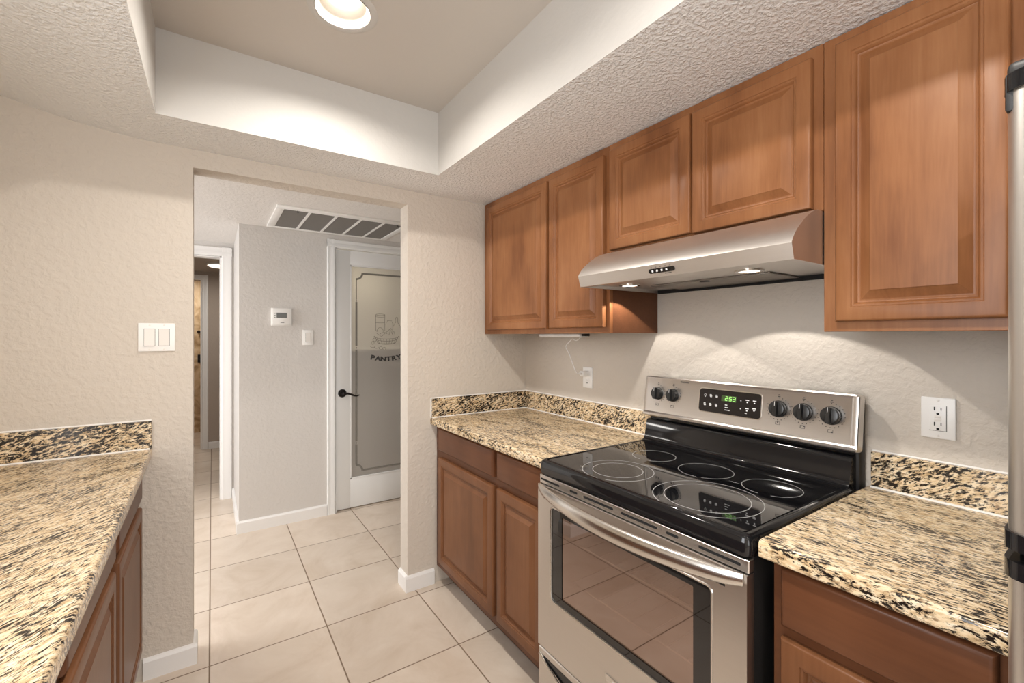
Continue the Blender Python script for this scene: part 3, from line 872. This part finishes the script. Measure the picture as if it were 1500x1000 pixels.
def wall_cabinet(label, y0, y1, z0, z1, doors, xf=-0.302, rail=0.043):
    """against the range wall, front at xf; y0>y1"""
    t = thing('wall_cabinet', label, 'cabinet', (xf / 2, (y0 + y1) / 2, z0), 'wall cabinets along the range wall')
    m = MB(); m.box(xf + 0.019, -0.001, y1, y0, z0 + 0.002, z1); m.build('carcass', M_WOODH, t)
    m = MB(); m.box(xf, xf + 0.019, y1, y0, z0, z1, 0.001, 1); m.build('face_frame', M_WOOD, t)
    for (a, b_, c, d) in doors:
        m = MB(); raised_panel(m, lambda u, v, w: (xf - 0.001 - w, u, v), min(a, b_), max(a, b_), c, d, rail); m.build('door', M_WOOD, t)
    return t


ZC = ZS - 0.003
YL, YRR = -1.0016, -1.7636
wall_cabinet('brown two-door wall cabinet in the corner beside the back wall', -0.003, YL + 0.0005, 1.372, ZC, [(-0.055, -0.609, 1.396, 2.100), (-0.630, -0.982, 1.397, 2.098)])
wall_cabinet('short two-door brown wall cabinet directly above the range hood', YL - 0.0005, YRR + 0.0005, 1.692, ZC, [(-1.016, -1.3795, 1.704, 2.104), (-1.3865, -1.741, 1.700, 2.102)])
wall_cabinet('tall brown wall cabinet with one wide door between hood and fridge', YRR - 0.0005, -2.128, 1.372, ZC, [(-1.795, -2.097, 1.398, 2.106)])
wall_cabinet('brown wall cabinet above the fridge, only its edge showing', -2.129, -3.05, 1.78, ZC, [(-2.152, -2.58, 1.80, 2.106), (-2.60, -3.03, 1.80, 2.106)])


def base_cabinet(label, f, u0, u1, doors, drawers, depth=0.605):
    """f(u,v,d): u along the run, v up, d outward from the face-frame front"""
    p = f((u0 + u1) / 2, 0, -depth / 2)
    t = thing('base_cabinet', label, 'cabinet', p, 'base cabinets')

    def bx(a, b_, c, d, e, g, bev=0):
        P, Q = f(a, c, e), f(b_, d, g); mm = MB(); mm.box(P[0], Q[0], P[1], Q[1], P[2], Q[2], bev, 1); return mm
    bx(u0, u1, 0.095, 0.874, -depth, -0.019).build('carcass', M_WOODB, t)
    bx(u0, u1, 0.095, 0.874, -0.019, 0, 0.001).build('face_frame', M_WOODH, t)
    bx(u0, u1, 0.0, 0.095, -0.09, -0.075).build('toe_kick', M_TOE, t)
    for (a, b_, c, d) in doors:
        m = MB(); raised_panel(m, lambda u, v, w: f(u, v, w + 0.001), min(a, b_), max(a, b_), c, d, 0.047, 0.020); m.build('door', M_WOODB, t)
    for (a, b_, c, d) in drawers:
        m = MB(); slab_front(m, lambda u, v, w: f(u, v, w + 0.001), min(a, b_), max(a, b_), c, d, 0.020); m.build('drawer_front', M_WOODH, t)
    return t


FR = lambda u, v, d: (-0.610 - d, u, v)
base_cabinet('brown two-door base cabinet in the corner left of the range', FR, -0.003, -1.000, [(-0.062, -0.622, 0.136, 0.706), (-0.655, -0.975, 0.136, 0.706)], [(-0.062, -0.622, 0.744, 0.863), (-0.655, -0.975, 0.744, 0.863)])
base_cabinet('brown base cabinet with a wide drawer between range and fridge', FR, -1.785, -2.148, [(-1.806, -2.126, 0.136, 0.713)], [(-1.806, -2.126, 0.738, 0.862)])
FL = lambda u, v, d: (-1.888 + d, u, v)
base_cabinet('dark brown base cabinet under the left counter, next to the back wall', FL, -0.003, -1.150, [(-0.030, -0.545, 0.130, 0.692), (-0.600, -1.115, 0.130, 0.692)], [(-0.030, -0.545, 0.722, 0.862), (-0.600, -1.115, 0.722, 0.862)])
base_cabinet('dark brown base cabinet under the near end of the left counter', FL, -1.152, -2.398, [(-1.18, -1.755, 0.130, 0.692), (-1.80, -2.37, 0.130, 0.692)], [(-1.18, -1.755, 0.722, 0.862), (-1.80, -2.37, 0.722, 0.862)])


# ------------------------------------------------------------------ countertops
def slab(m, x0, x1, y0, y1, z0=0.8755, z1=0.914, fx=None, sgn=-1, endround=True):
    """slab with an eased front edge at fx side"""
    r = 0.010
    pr = []
    for k in range(7): a = PI / 2 * k / 6; pr.append((r - r * math.sin(a), z1 - r + r * math.cos(a)))
    for k in range(5): a = PI / 2 * k / 4; pr.append((0.006 - 0.006 * math.cos(a), z0 + 0.006 - 0.006 * math.sin(a)))
    prof = [((x0 + o) if fx == 'x0' else (x1 - o), z) for o, z in pr]
    back = x1 if fx == 'x0' else x0
    prof = prof + [(back, z0), (back, z1)]
    m.prism(prof, y0, y1)


ct = thing('countertop', 'cream and black granite countertop in the corner left of the range', 'countertop', (-0.33, -0.5, 0.8755))
m = MB(); slab(m, -0.648, -0.001, -1.000, -0.001, fx='x0'); m.build('slab', M_GRAN, ct)
m = MB(); m.box(-0.021, -0.001, -1.000, -0.0215, 0.9145, 1.018, 0.0015, 1); m.build('backsplash', M_GRANX, ct)
m = MB(); m.box(-0.642, -0.001, -0.021, -0.001, 0.9145, 1.018, 0.0015, 1); m.build('backsplash', M_GRANY, ct)
m = MB()
m.tube([(-0.645, -0.024, 0.9145), (-0.024, -0.024, 0.9145), (-0.024, -0.998, 0.9145)], 0.0042, 8)
m.tube([(-0.643, -0.0015, 1.018), (-0.003, -0.0015, 1.0185), (-0.003, -0.998, 1.0185)], 0.0042, 8)
m.tube([(-0.6435, -0.002, 0.912), (-0.6435, -0.002, 1.020)], 0.004, 8)
m.build('caulk_bead', M_CAULK, ct)

ct = thing('countertop', 'cream and black granite countertop between the range and the fridge', 'countertop', (-0.33, -1.97, 0.8755))
m = MB(); slab(m, -0.648, -0.001, -2.146, -1.771, fx='x0'); m.build('slab', M_GRAN, ct)
m = MB(); m.box(-0.021, -0.001, -2.146, -1.778, 0.9145, 1.018, 0.0015, 1); m.build('backsplash', M_GRANX, ct)
m = MB(); m.tube([(-0.024, -1.779, 0.9145), (-0.024, -2.145, 0.9145)], 0.0042, 8); m.tube([(-0.003, -1.778, 1.0185), (-0.003, -2.145, 1.0185)], 0.0036, 8); m.build('caulk_bead', M_CAULK, ct)

ct = thing('countertop', 'long cream and black granite countertop along the left side', 'countertop', (-2.17, -1.2, 0.8755))
m = MB(); slab(m, XL + 0.001, -1.841, -2.40, -0.001, fx='x1')
for v in m.bm.verts:
    if v.co.x > -1.9: v.co.x += -0.0135 * v.co.y          # the run is cut a hair out of square
m.build('slab', M_GRANL, ct)
m = MB(); m.box(XL + 0.022, -1.841, -0.021, -0.001, 0.9145, 1.024, 0.0015, 1); m.build('backsplash', M_GRANY, ct)
m = MB(); m.box(XL + 0.001, XL + 0.021, -2.40, -0.001, 0.9145, 1.024, 0.0015, 1); m.build('backsplash', M_GRANX, ct)
m = MB(); m.tube([(XL + 0.024, -2.39, 0.9145), (XL + 0.024, -0.024, 0.9145), (-1.845, -0.024, 0.9145)], 0.0042, 8); m.tube([(XL + 0.02, -0.002, 1.0245), (-1.842, -0.002, 1.0245)], 0.0042, 8)
m.build('caulk_bead', M_CAULK, ct)

# ------------------------------------------------------------------ range hood
hd = thing('range_hood', 'stainless steel under-cabinet range hood with curved front and two lamps', 'range hood', (-0.23, (YL + YRR) / 2, 1.548))
hp = [(-0.003, 1.690), (-0.334, 1.690), (-0.362, 1.681), (-0.389, 1.668), (-0.408, 1.656), (-0.425, 1.643), (-0.442, 1.630), (-0.457, 1.616), (-0.4675, 1.603)]
hp += [(-0.4752, 1.5905), (-0.4760, 1.5885), (-0.464, 1.549), (-0.446, 1.549), (-0.444, 1.560), (-0.003, 1.560)]
m = MB(); m.prism(hp, YL - 0.0015, YRR + 0.0015); m.build('canopy', M_STEELH, hd)
m = MB()
for (ya, yb_) in ((YL - 0.0015, YL - 0.011), (YRR + 0.011, YRR + 0.0015)):
    m = MB(); m.box(-0.446, -0.003, ya, yb_, 1.549, 1.5605); m.build('side_lip', M_STEELH, hd)
m = MB(); m.box(-0.016, -0.003, YL - 0.012, YRR + 0.012, 1.545, 1.5605); m.build('rear_gap_shade', M_DARK, hd)  # black strip painted in for the dark gap behind the hood
m = MB(); m.box(-0.215, -0.020, -1.135, -1.585, 1.5535, 1.5600, 0.002); fl = m.build('grease_filter', M_MESHF, hd, 'fine metal mesh filter')
m = MB(); m.box(-0.214, -0.198, -1.345, -1.375, 1.5505, 1.5545, 0.001); m.build('latch', M_BLACKMAT, fl)
for ly in (-1.090, -1.558):
    m = MB(); m.lathe([(0.041, 0.0005), (0.041, -0.003), (0.033, -0.005), (0.031, -0.002)], (-0.285, ly, 1.560), n=28); lm = m.build('lamp_ring', M_CHROME, hd)
    m = MB(); m.lathe([(0.032, -0.0025), (0.020, -0.0035), (0.001, -0.004)], (-0.285, ly, 1.560), n=28); m.build('lamp_lens', M_HOODBULB, lm)
    light('hood_lamp', 'SPOT', (-0.285, ly, 1.5585), 13, (1.0, 0.95, 0.88), 0.012, None, (0, 0, 0), math.radians(118), 0.07)
nx = Vector((-0.039, 0, -0.0117)).normalized()          # outward normal of the slanted band
up = Vector((-0.0117, 0, 0.039)).normalized()
c0 = Vector((-0.4757 + 0.0059, -1.381, 1.5685))


def band(u, v, d): return c0 + Vector((0, -1, 0)) * u + up * v + nx * d


m = MB(); m.loops([[band(u, v, d) for u, v in rrect(-0.049, 0.049, -0.0075, 0.0075, 0.0074)] for d in (0, 0.002)], True, True, True); cp = m.build('control_strip', M_BLACK, hd)
for k in range(4):
    u = -0.033 + 0.0175 * k
    m = MB(); m.loops([[band(u + a, v, d) for a, v in rrect(-0.0028, 0.0028, -0.0032, 0.0032, 0.001, 3)] for d in (0.0015, 0.0035)], True, True, True); m.build('button', M_LPRINT, cp)
m = MB()
for k in range(5):
    u = -0.038 + 0.0175 * k; m.loops([[band(u + a, 0.0115 + v, d) for a, v in rrect(-0.003, 0.003, -0.0008, 0.0008, 0.0004, 2)] for d in (0, 0.0005)], True, True, True)
m.build('printed_lettering', M_PRINT, hd); m = MB()
m.loops([[band(0.022 + a, -0.0115 + v, d) for a, v in rrect(-0.012, 0.012, -0.0011, 0.0011, 0.0005, 2)] for d in (0, 0.0005)], True, True, True)
m.build('printed_lettering', M_PRINT, hd)

# ------------------------------------------------------------------ the range
A, B = -1.0060, -1.7590                         # left and right side (y)
rg = thing('electric_range', 'stainless steel electric range with a black glass cooktop', 'range', (-0.34, (A + B) / 2, 0))
m = MB(); by0, by1 = B + 0.002, A - 0.002
m.box(-0.640, -0.012, by0, by0 + 0.10, 0.03, 0.868); m.box(-0.640, -0.012, by1 - 0.10, by1, 0.03, 0.868)
m.box(-0.640, -0.012, by0 + 0.10, by1 - 0.10, 0.03, 0.40); m.box(-0.640, -0.012, by0 + 0.10, by1 - 0.10, 0.815, 0.868); m.box(-0.13, -0.012, by0 + 0.10, by1 - 0.10, 0.40, 0.815)
m.build('body', M_BLACKMAT, rg)
m = MB(); c0_, c1_ = by0 + 0.102, by1 - 0.102
m.loops([[(x, y, z) for y, z in ((c0_, 0.402), (c1_, 0.402), (c1_, 0.813), (c0_, 0.813))] for x in (-0.641, -0.132)], True, False, True); m.build('oven_cavity', M_OVENIN, rg)
m = MB(); m.box(-0.62, -0.03, B + 0.02, A - 0.02, 0.0, 0.03); m.build('plinth', M_DARK, rg)
# cooktop: rounded black rim, recessed glass
m = MB()
rim = []
o = (B - 0.003, A + 0.003)
xa, xb = -0.668, -0.085


def rr(i, z): return [(x, y, z) for x, y in rrect(xa + i, xb - i, o[0] + i, o[1] - i, 0.022 - min(i, 0.018), 5)]


m.loops([rr(0.010, 0.868), rr(0.002, 0.872), rr(0.0, 0.880), rr(0.0, 0.900), rr(0.003, 0.9125), rr(0.009, 0.9185), rr(0.016, 0.9205), rr(0.020, 0.9195), rr(0.024, 0.9165)], True, True, True)
ck = m.build('cooktop', M_BLACK, rg)
m = MB(); m.loops([[(x, y, z) for x, y in rrect(xa + 0.025, xb - 0.03, o[0] + 0.025, o[1] - 0.025, 0.01, 4)] for z in (0.9160, 0.9180)], True, True, True)
gt = m.build('glass_top', M_BLACKGLASS, ck)


def ring(cx, cy, r, w=0.0008, a0=0, a1=360):
    mm = MB(); n = 72
    k0, k1 = a0, a1
    pts = [math.radians(k0 + (k1 - k0) * k / n) for k in range(n + 1)]
    mm.loops([[(cx + q * math.cos(a), cy + q * math.sin(a), z) for q, z in ((r - w, 0.9181), (r + w, 0.9181), (r + w, 0.9184), (r - w, 0.9184))] for a in pts], True, True, True)
    return mm.build('burner_ring', M_RING, ck)


GAP0 = 192
for (cx, cy, rs) in ((-0.531, -1.254, (0.115, 0.081)), (-0.287, -1.207, (0.0765,)), (-0.297, -1.421, (0.084,)), (-0.517, -1.563, (0.140, 0.110)), (-0.288, -1.625, (0.078,))):
    for r_ in rs: ring(cx, cy, r_, 0.0009, GAP0 + 12 if r_ == rs[0] else 0, GAP0 + 348 if r_ == rs[0] else 360)
for (cx, cy, r_) in ((-0.531, -1.254, 0.115), (-0.297, -1.421, 0.084), (-0.517, -1.563, 0.140)):
    m = MB()
    for k in range(5): m.box(cx - r_ - 0.001, cx - r_ + 0.002, cy + 0.016 - k * 0.008, cy + 0.011 - k * 0.008, 0.9181, 0.9184)
    m.build('printed_lettering', M_RING, ck)
# backguard: black splash riser and stainless control panel
pr = [(-0.016, 0.90), (-0.118, 0.905), (-0.118, 0.9205), (-0.112, 0.9222), (-0.106, 0.9275), (-0.1015, 0.936), (-0.0985, 0.948), (-0.0885, 0.998), (-0.085, 1.0035), (-0.079, 1.006), (-0.062, 1.008), (-0.062, 1.025), (-0.016, 1.025)]
m = MB(); m.prism(pr, B + 0.006, A - 0.006); m.build('splash_riser', M_BLACK, rg)
m = MB(); m.box(-0.055, -0.010, B - 0.003, A + 0.003, 0.90, 1.172, 0.006, 2); m.box(-0.058, -0.03, B - 0.004, A + 0.004, 1.020, 1.180, 0.006, 2); m.build('rear_housing', M_BLACKMAT, rg)
PB, PT = Vector((-0.0925, 0, 1.020)), Vector((-0.0700, 0, 1.190))
pu = (PT - PB).normalized(); pn = Vector((-pu.z, 0, pu.x))
YC = (A + B) / 2; HW = 0.388; HH = (PT - PB).length / 2
pc = (PB + PT) / 2


def pan(u, v, d): return Vector((pc.x, YC, pc.z)) + Vector((0, -1, 0)) * u + pu * v + pn * d


m = MB()
m.loops([[pan(u, v, d) for u, v in rrect(-HW + i, HW - i, -HH + i, HH - i, max(0.012 - i, 0.003), 5)] for i, d in ((0, -0.03), (0, -0.006), (0.002, -0.001), (0.006, 0.001), (0.010, 0.0005), (0.012, -0.0005))], True, True, True)
m.loops([[pan(u, -HH + 0.018 + v, d) for v, d in ((-0.016, 0.0), (-0.012, 0.004), (-0.004, 0.005), (0.002, 0.002), (0.004, -0.001))] for u in (-HW + 0.006, HW - 0.006)], True, True, True)
m.loops([[pan(HW - 0.014 + v, u, d) for v, d in ((-0.008, -0.001), (-0.003, 0.0012), (0.005, 0.0020), (0.010, 0.0012), (0.012, -0.001))] for u in (-HH + 0.01, HH - 0.008)], True, True, True)
pl = m.build('control_panel', M_STEEL, rg)
yu = lambda y: YC - y                       # world y -> panel u
zv = lambda z: (z - pc.z) / pu.z            # world z -> panel v
# touch display
u0, u1, v0, v1 = yu(-1.258), yu(-1.490), zv(1.0745), zv(1.160)
m = MB(); m.loops([[pan(u, v, d) for u, v in rrect(u0 - 0.003, u1 + 0.003, v0 - 0.003, v1 + 0.003, 0.014)] for d in (-0.001, 0.0012)], True, True, True); m.build('display_bezel', M_CHROME, pl)
m = MB(); m.loops([[pan(u, v, d) for u, v in rrect(u0, u1, v0, v1, 0.012)] for d in (0, 0.0022)], True, True, True); dp = m.build('display', M_PANEL, pl)
m = MB(); m.loops([[pan(u, v, d) for u, v in rrect(yu(-1.347), yu(-1.403), zv(1.121), zv(1.142), 0.001, 2)] for d in (0.002, 0.0026)], True, True, True); m.build('clock_window', M_GREENBG, dp)
# digits 2:53 in seven segments
m = MB()
SEG = {'2': 'abged', '5': 'afgcd', '3': 'abgcd'}


def seg(cu, cv, s, w=0.0042, h=0.0070, t_=0.0011):
    g = {'a': ((-w, h), (w, h)), 'g': ((-w, 0), (w, 0)), 'd': ((-w, -h), (w, -h)), 'b': ((w, 0), (w, h)), 'c': ((w, -h), (w, 0)), 'f': ((-w, 0), (-w, h)), 'e': ((-w, -h), (-w, 0))}[s]
    (a, b_), (c, d) = g
    sk = 0.12
    hor = abs(b_ - d) < 1e-9
    p = [(a, b_ - t_), (c, d - t_), (c, d + t_), (a, b_ + t_)] if hor else [(a - t_, b_), (a + t_, b_), (c + t_, d), (c - t_, d)]
    m.loops([[pan(cu + x + y * sk, cv + y, d_) for x, y in p] for d_ in (0.0026, 0.0031)], True, True, True)


cv = zv(1.1315)
for ch, y in (('2', -1.3665), ('5', -1.3815), ('3', -1.3950)):
    for s in SEG[ch]: seg(yu(y), cv, s)
for q in (-0.003, 0.003): m.loops([[pan(yu(-1.3742) + x + q * 0.12, cv + q + z, d_) for x, z in ((-0.0008, -0.0008), (0.0008, -0.0008), (0.0008, 0.0008), (-0.0008, 0.0008))] for d_ in (0.0026, 0.0031)], True, True, True)
m.build('clock_digits', M_GREEN, dp, 'lit green 2:53 digits')
m = MB()


def mark(u, v, w, h): m.loops([[pan(u + x, v + z, d_) for x, z in ((-w, -h), (w, -h), (w, h), (-w, h))] for d_ in (0.002, 0.0026)], True, True, True)


for r_, zz in enumerate((1.135, 1.102)):
    for c_, y in enumerate((-1.282, -1.305, -1.328)):
        u, v = yu(y), zv(zz)
        if r_ == 0 and c_ == 0:
            m.loops([[pan(u + q * math.cos(a), v + 0.001 + q * math.sin(a), d_) for q, d_ in ((0.0035, 0.002), (0.0043, 0.002), (0.0043, 0.0026), (0.0035, 0.0026))] for a in [2 * PI * k / 14 for k in range(14)]], True, wrap=True); mark(u, v - 0.005, 0.0012, 0.0014)
        else:
            mark(u - 0.001, v + 0.004, 0.0038, 0.0011); mark(u, v, 0.0046, 0.0011); mark(u + 0.0005, v - 0.0035, 0.0038, 0.0011)
for k, (w, zz) in enumerate(((0.0045, 1.108), (0.0065, 1.099), (0.0095, 1.090))): mark(yu(-1.362) + w, zv(zz), w, 0.0012)
for y, zz in ((-1.420, 1.131), (-1.420, 1.102)):
    s = 1 if zz > 1.11 else -1
    m.loops([[pan(yu(y) + x, zv(zz) + s * z, d_) for x, z in ((-0.0024, -0.002), (0.0024, -0.002), (0, 0.0026))] for d_ in (0.002, 0.0026)], True, True, True)
for y, zz in ((-1.443, 1.134), (-1.468, 1.134), (-1.443, 1.105), (-1.468, 1.108)):
    mark(yu(y), zv(zz), 0.0058, 0.0016); mark(yu(y), zv(zz - 0.0075), 0.0022, 0.0018)
mark(yu(-1.468), zv(1.1035), 0.0052, 0.0013); mark(yu(-1.440), zv(1.088), 0.0036, 0.0009)
m.build('display_lettering', M_LPRINT, dp)
# knobs
KN = (-1.064, -1.138, -1.546, -1.621, -1.698)
m = MB()


def dot(u, v, w, h): m.loops([[pan(u + x, v + z, d_) for x, z in ((-w, -h), (w, -h), (w, h), (-w, h))] for d_ in (-0.0004, 0.0003)], True, True, True)


for j, y in enumerate(KN):
    u, v = yu(y), zv(1.1185)
    R_ = 0.0265 if j > 1 else 0.025
    for k in range(17):
        a = math.radians(-70 - 290 * k / 16 + 180 + 70 - 145 + 55)
        if j == 0 and k > 9: continue
        dot(u + (R_ + 0.010) * math.cos(a), v + (R_ + 0.010) * math.sin(a), 0.0011, 0.0014)
    dot(u, v + R_ + 0.0145, 0.0040, 0.0012); dot(u, v + R_ + 0.020, 0.0026, 0.0012)
    # burner position pictogram
    uu, vv = u, v - R_ - 0.0205
    for (a, b_, w, h) in ((uu, vv + 0.0045, 0.0065, 0.0004), (uu, vv - 0.0045, 0.0065, 0.0004), (uu - 0.0065, vv, 0.0004, 0.0048), (uu + 0.0065, vv, 0.0004, 0.0048)): dot(a, b_, w, h)
    dx, dz = ((-0.003, -0.001), (-0.004, 0.002), (0, 0.0025), (0.004, 0.0025), (0.004, -0.0025))[j]; dot(uu + dx, vv + dz, 0.0016, 0.0016)


def panel_text(body, u, v, size):
    add_text(m, body, size, lambda a, b_, w: tuple(pan(u + a, v + b_, w + 0.0002)), 0.0002)


m.build('dial_marking', M_PRINT, pl, smooth=False); m = MB()
panel_text('FRIGIDAIRE', yu(-1.187), zv(1.1745), 0.0075)
m.build('brand_lettering', M_PRINT, pl, smooth=False)
for j, y in enumerate(KN):
    u, v = yu(y), zv(1.1185); R_ = 0.0265 if j > 1 else 0.025
    m = MB(); o_ = pan(u, v, -0.0005)
    m.lathe([(R_ * 1.04, 0), (R_ * 1.05, 0.002), (R_ * 0.99, 0.004), (R_ * 0.96, 0.015), (R_ * 0.90, 0.0185), (R_ * 0.80, 0.0195), (0.001, 0.0195)], o_, tuple(pn), 36)
    kn = m.build('knob', M_KNOB, pl)
    m = MB()
    w = 0.0075
    m.loops([[pan(u + x, v + z, d_) for x, z in rrect(-w + i, w - i, -R_ * 0.97 + i, R_ * 0.97 + -i, 0.003, 3)] for i, d_ in ((0, 0.010), (0.0006, 0.026), (0.002, 0.0285))], True, True, True)
    m.build('knob_grip', M_KNOB, kn)
    m = MB(); m.loops([[pan(u + x, v + z, d_) for x, z in ((-0.0006, R_ * 0.35), (0.0006, R_ * 0.35), (0.0006, R_ * 0.9), (-0.0006, R_ * 0.9))] for d_ in (0.028, 0.0288)], True, True, True); m.build('pointer_mark', M_LPRINT, kn)

# door
XD = -0.672
dA, dB = A - 0.001, B + 0.001
m = MB(); m.box(-0.664, -0.640, dB, dA, 0.836, 0.866, 0.002, 1); vt = m.build('vent_trim', M_STEEL, rg)
for (a, b_) in ((-1.012, -1.115), (-1.168, -1.205), (-1.233, -1.359), (-1.390, -1.515), (-1.543, -1.580), (-1.636, -1.740)):
    m = MB(); m.loops([[(-0.6643 + d_, y, z) for y, z in rrect(b_, a, 0.8475, 0.8545, 0.003, 3)] for d_ in (0, 0.002)], True, True, True); m.build('vent_slot', M_DARK, vt)
fD = lambda u, v, d: (-0.642 - d, u, v)
WY0, WY1, WZ0, WZ1 = -1.673, -1.083, 0.452, 0.770
m = MB(); plate_hole(m, fD, (dB, dA, 0.262, 0.834), rrect(WY0, WY1, WZ0, WZ1, 0.012, 6), 0.0, 0.030)
od = m.build('oven_door', M_STEEL, rg)
m = MB()
m.loops([[(XD + 0.0 - d_, y, z) for y, z in rrect(WY0 - i, WY1 + i, WZ0 - i, WZ1 + i, 0.012 + i, 6)] for i, d_ in ((0.0, -0.004), (0.0015, 0.0018), (0.005, 0.0022), (0.0065, 0.0))], True)
m.build('window_trim', M_CHROME, od)
m = MB(); plate_hole(m, lambda u, v, d: (-0.668 - d, u, v), (WY0 - 0.001, WY1 + 0.001, WZ0 - 0.001, WZ1 + 0.001), rrect(-1.625, -1.134, 0.474, 0.751, 0.003, 3), 0.0, 0.0012)
m.build('window_border', M_BLACKGLASS, od)
m = MB(); m.face([(-0.667, WY0, WZ0), (-0.667, WY1, WZ0), (-0.667, WY1, WZ1), (-0.667, WY0, WZ1)]); m.build('window_glass', M_OVENGLASS, od, 'tinted reflective oven window')
for zz in (0.515, 0.655):
    m = MB()
    for xx in (-0.615, -0.40, -0.16): m.tube([(xx, c0_ + 0.004, zz), (xx, c1_ - 0.004, zz)], 0.003, 6)
    for k in range(9): yy = c0_ + 0.02 + k * 0.0635; m.tube([(-0.615, yy, zz), (-0.16, yy, zz)], 0.0016, 6)
    m.build('oven_rack', M_CHROME, rg)
hp_ = []
for k in range(25):
    s = k / 24; bow = math.sin(PI * s) ** 0.75
    hp_.append((-0.680 - 0.052 * bow, -1.030 - s * (1.754 - 1.030), 0.828 - 0.010 * bow))
m = MB(); m.tube(hp_, [0.014 + 0.0105 * math.sin(PI * k / 24) ** 0.5 for k in range(25)], 16, flat=0.55); m.build('handle', M_STEELD, od)
for (a, b_) in ((-1.040, -1.072), (-1.666, -1.708)): m = MB(); m.box(-0.6726, -0.670, b_, a, 0.790, 0.798); m.build('handle_slot', M_DARK, od)
m = MB(); m.box(-0.6752, -0.6715, -1.470, -1.338, 0.340, 0.362, 0.0012); bg = m.build('badge', M_CHROME, od)
m = MB(); add_text(m, 'FRIGIDAIRE', 0.0145, lambda a, b_, w: (-0.6753 - w, -1.404 - a, 0.351 + b_), 0.0003); m.build('badge_lettering', M_LPRINT, bg, smooth=False)
# storage drawer with scooped pull
m = MB(); m.box(-0.670, -0.642, dB, dA, 0.050, 0.254, 0.003, 1); dw = m.build('storage_drawer', M_STEEL, rg)
sc_, lp = [], []
n = 24
for k in range(n + 1):
    s = k / n; y = -1.016 - s * (1.750 - 1.016); dz = math.sin(PI * s) ** 0.85
    sc_.append((y, 0.233, 0.233 - 0.074 * dz)); lp.append((-0.672 - 0.012 * dz, y, 0.232 - 0.076 * dz))
m = MB(); m.loops([[(-0.6704, y, a), (-0.6704, y, b_), (-0.6694, y, b_), (-0.6694, y, a)] for y, a, b_ in sc_], True, True, True); m.build('pull_recess', M_BLACK, dw)
m = MB(); m.tube(lp, 0.006, 10, flat=0.8); m.build('pull_lip', M_STEELD, dw)

# ------------------------------------------------------------------ refrigerator (only its near edge shows)
fy0, fy1 = -2.157, -3.05
fr = thing('refrigerator', 'stainless refrigerator with black trim at the right edge of the kitchen', 'refrigerator', (-0.42, -2.6, 0))
m = MB(); m.box(-0.70, -0.02, fy1, fy0, 0.02, 1.675, 0.006, 2); m.build('cabinet', M_BLACKMAT, fr)
for (z0, z1, nm) in ((0.10, 1.062, 'fridge_door'), (1.100, 1.685, 'freezer_door')):
    m = MB(); r = 0.028
    pr = [(-0.712, fy0 - 0.0), (-0.712, fy1)]
    pr = [(-0.708, fy0)] + [(-0.800 + r - r * math.sin(a) if False else -0.772 - r * math.sin(a), fy0 - r + r * math.cos(a)) for a in [PI / 2 * k / 8 for k in range(9)]]
    pr += [(-0.772 - r * math.cos(a), fy1 + r - r * math.sin(a)) for a in [PI / 2 * k / 8 for k in range(9)]] + [(-0.708, fy1)]
    m.loops([[(x, y, z) for x, y in pr] for z in (z0, z1)], True, True, True)
    d = m.build(nm, M_STEELV, fr)
    for (a, b_) in ((z0 - 0.012, z0 + 0.010), (z1 - 0.010, z1 + 0.012)):
        m = MB(); m.loops([[(x - 0.003 if x < -0.72 else x, y + (0.003 if y > -2.6 else -0.003), z) for x, y in pr] for z in (a, b_)], True, True, True); m.build('edge_cap', M_BLACK, d)
    m = MB(); hx = -0.845; hy = fy1 + 0.10
    za, zb = (z0 + 0.35, z1 - 0.05) if nm == 'fridge_door' else (z0 + 0.05, z0 + 0.42)
    m.tube([(-0.80, hy, za), (hx, hy, za + 0.03), (hx, hy, zb - 0.03), (-0.80, hy, zb)], 0.012, 10); m.build('handle', M_STEELD, d)
m = MB(); m.box(-0.795, -0.66, fy0 - 0.07, fy0 - 0.001, 1.690, 1.712, 0.008, 3); m.box(-0.79, -0.70, fy0 - 0.012, fy0 + 0.001, 1.650, 1.700, 0.004, 2); m.build('hinge_cover', M_BLACKMAT, fr)
m = MB(); m.box(-0.70, -0.66, fy1, fy0, 0.0, 0.09); m.build('kick_grille', M_BLACKMAT, fr)
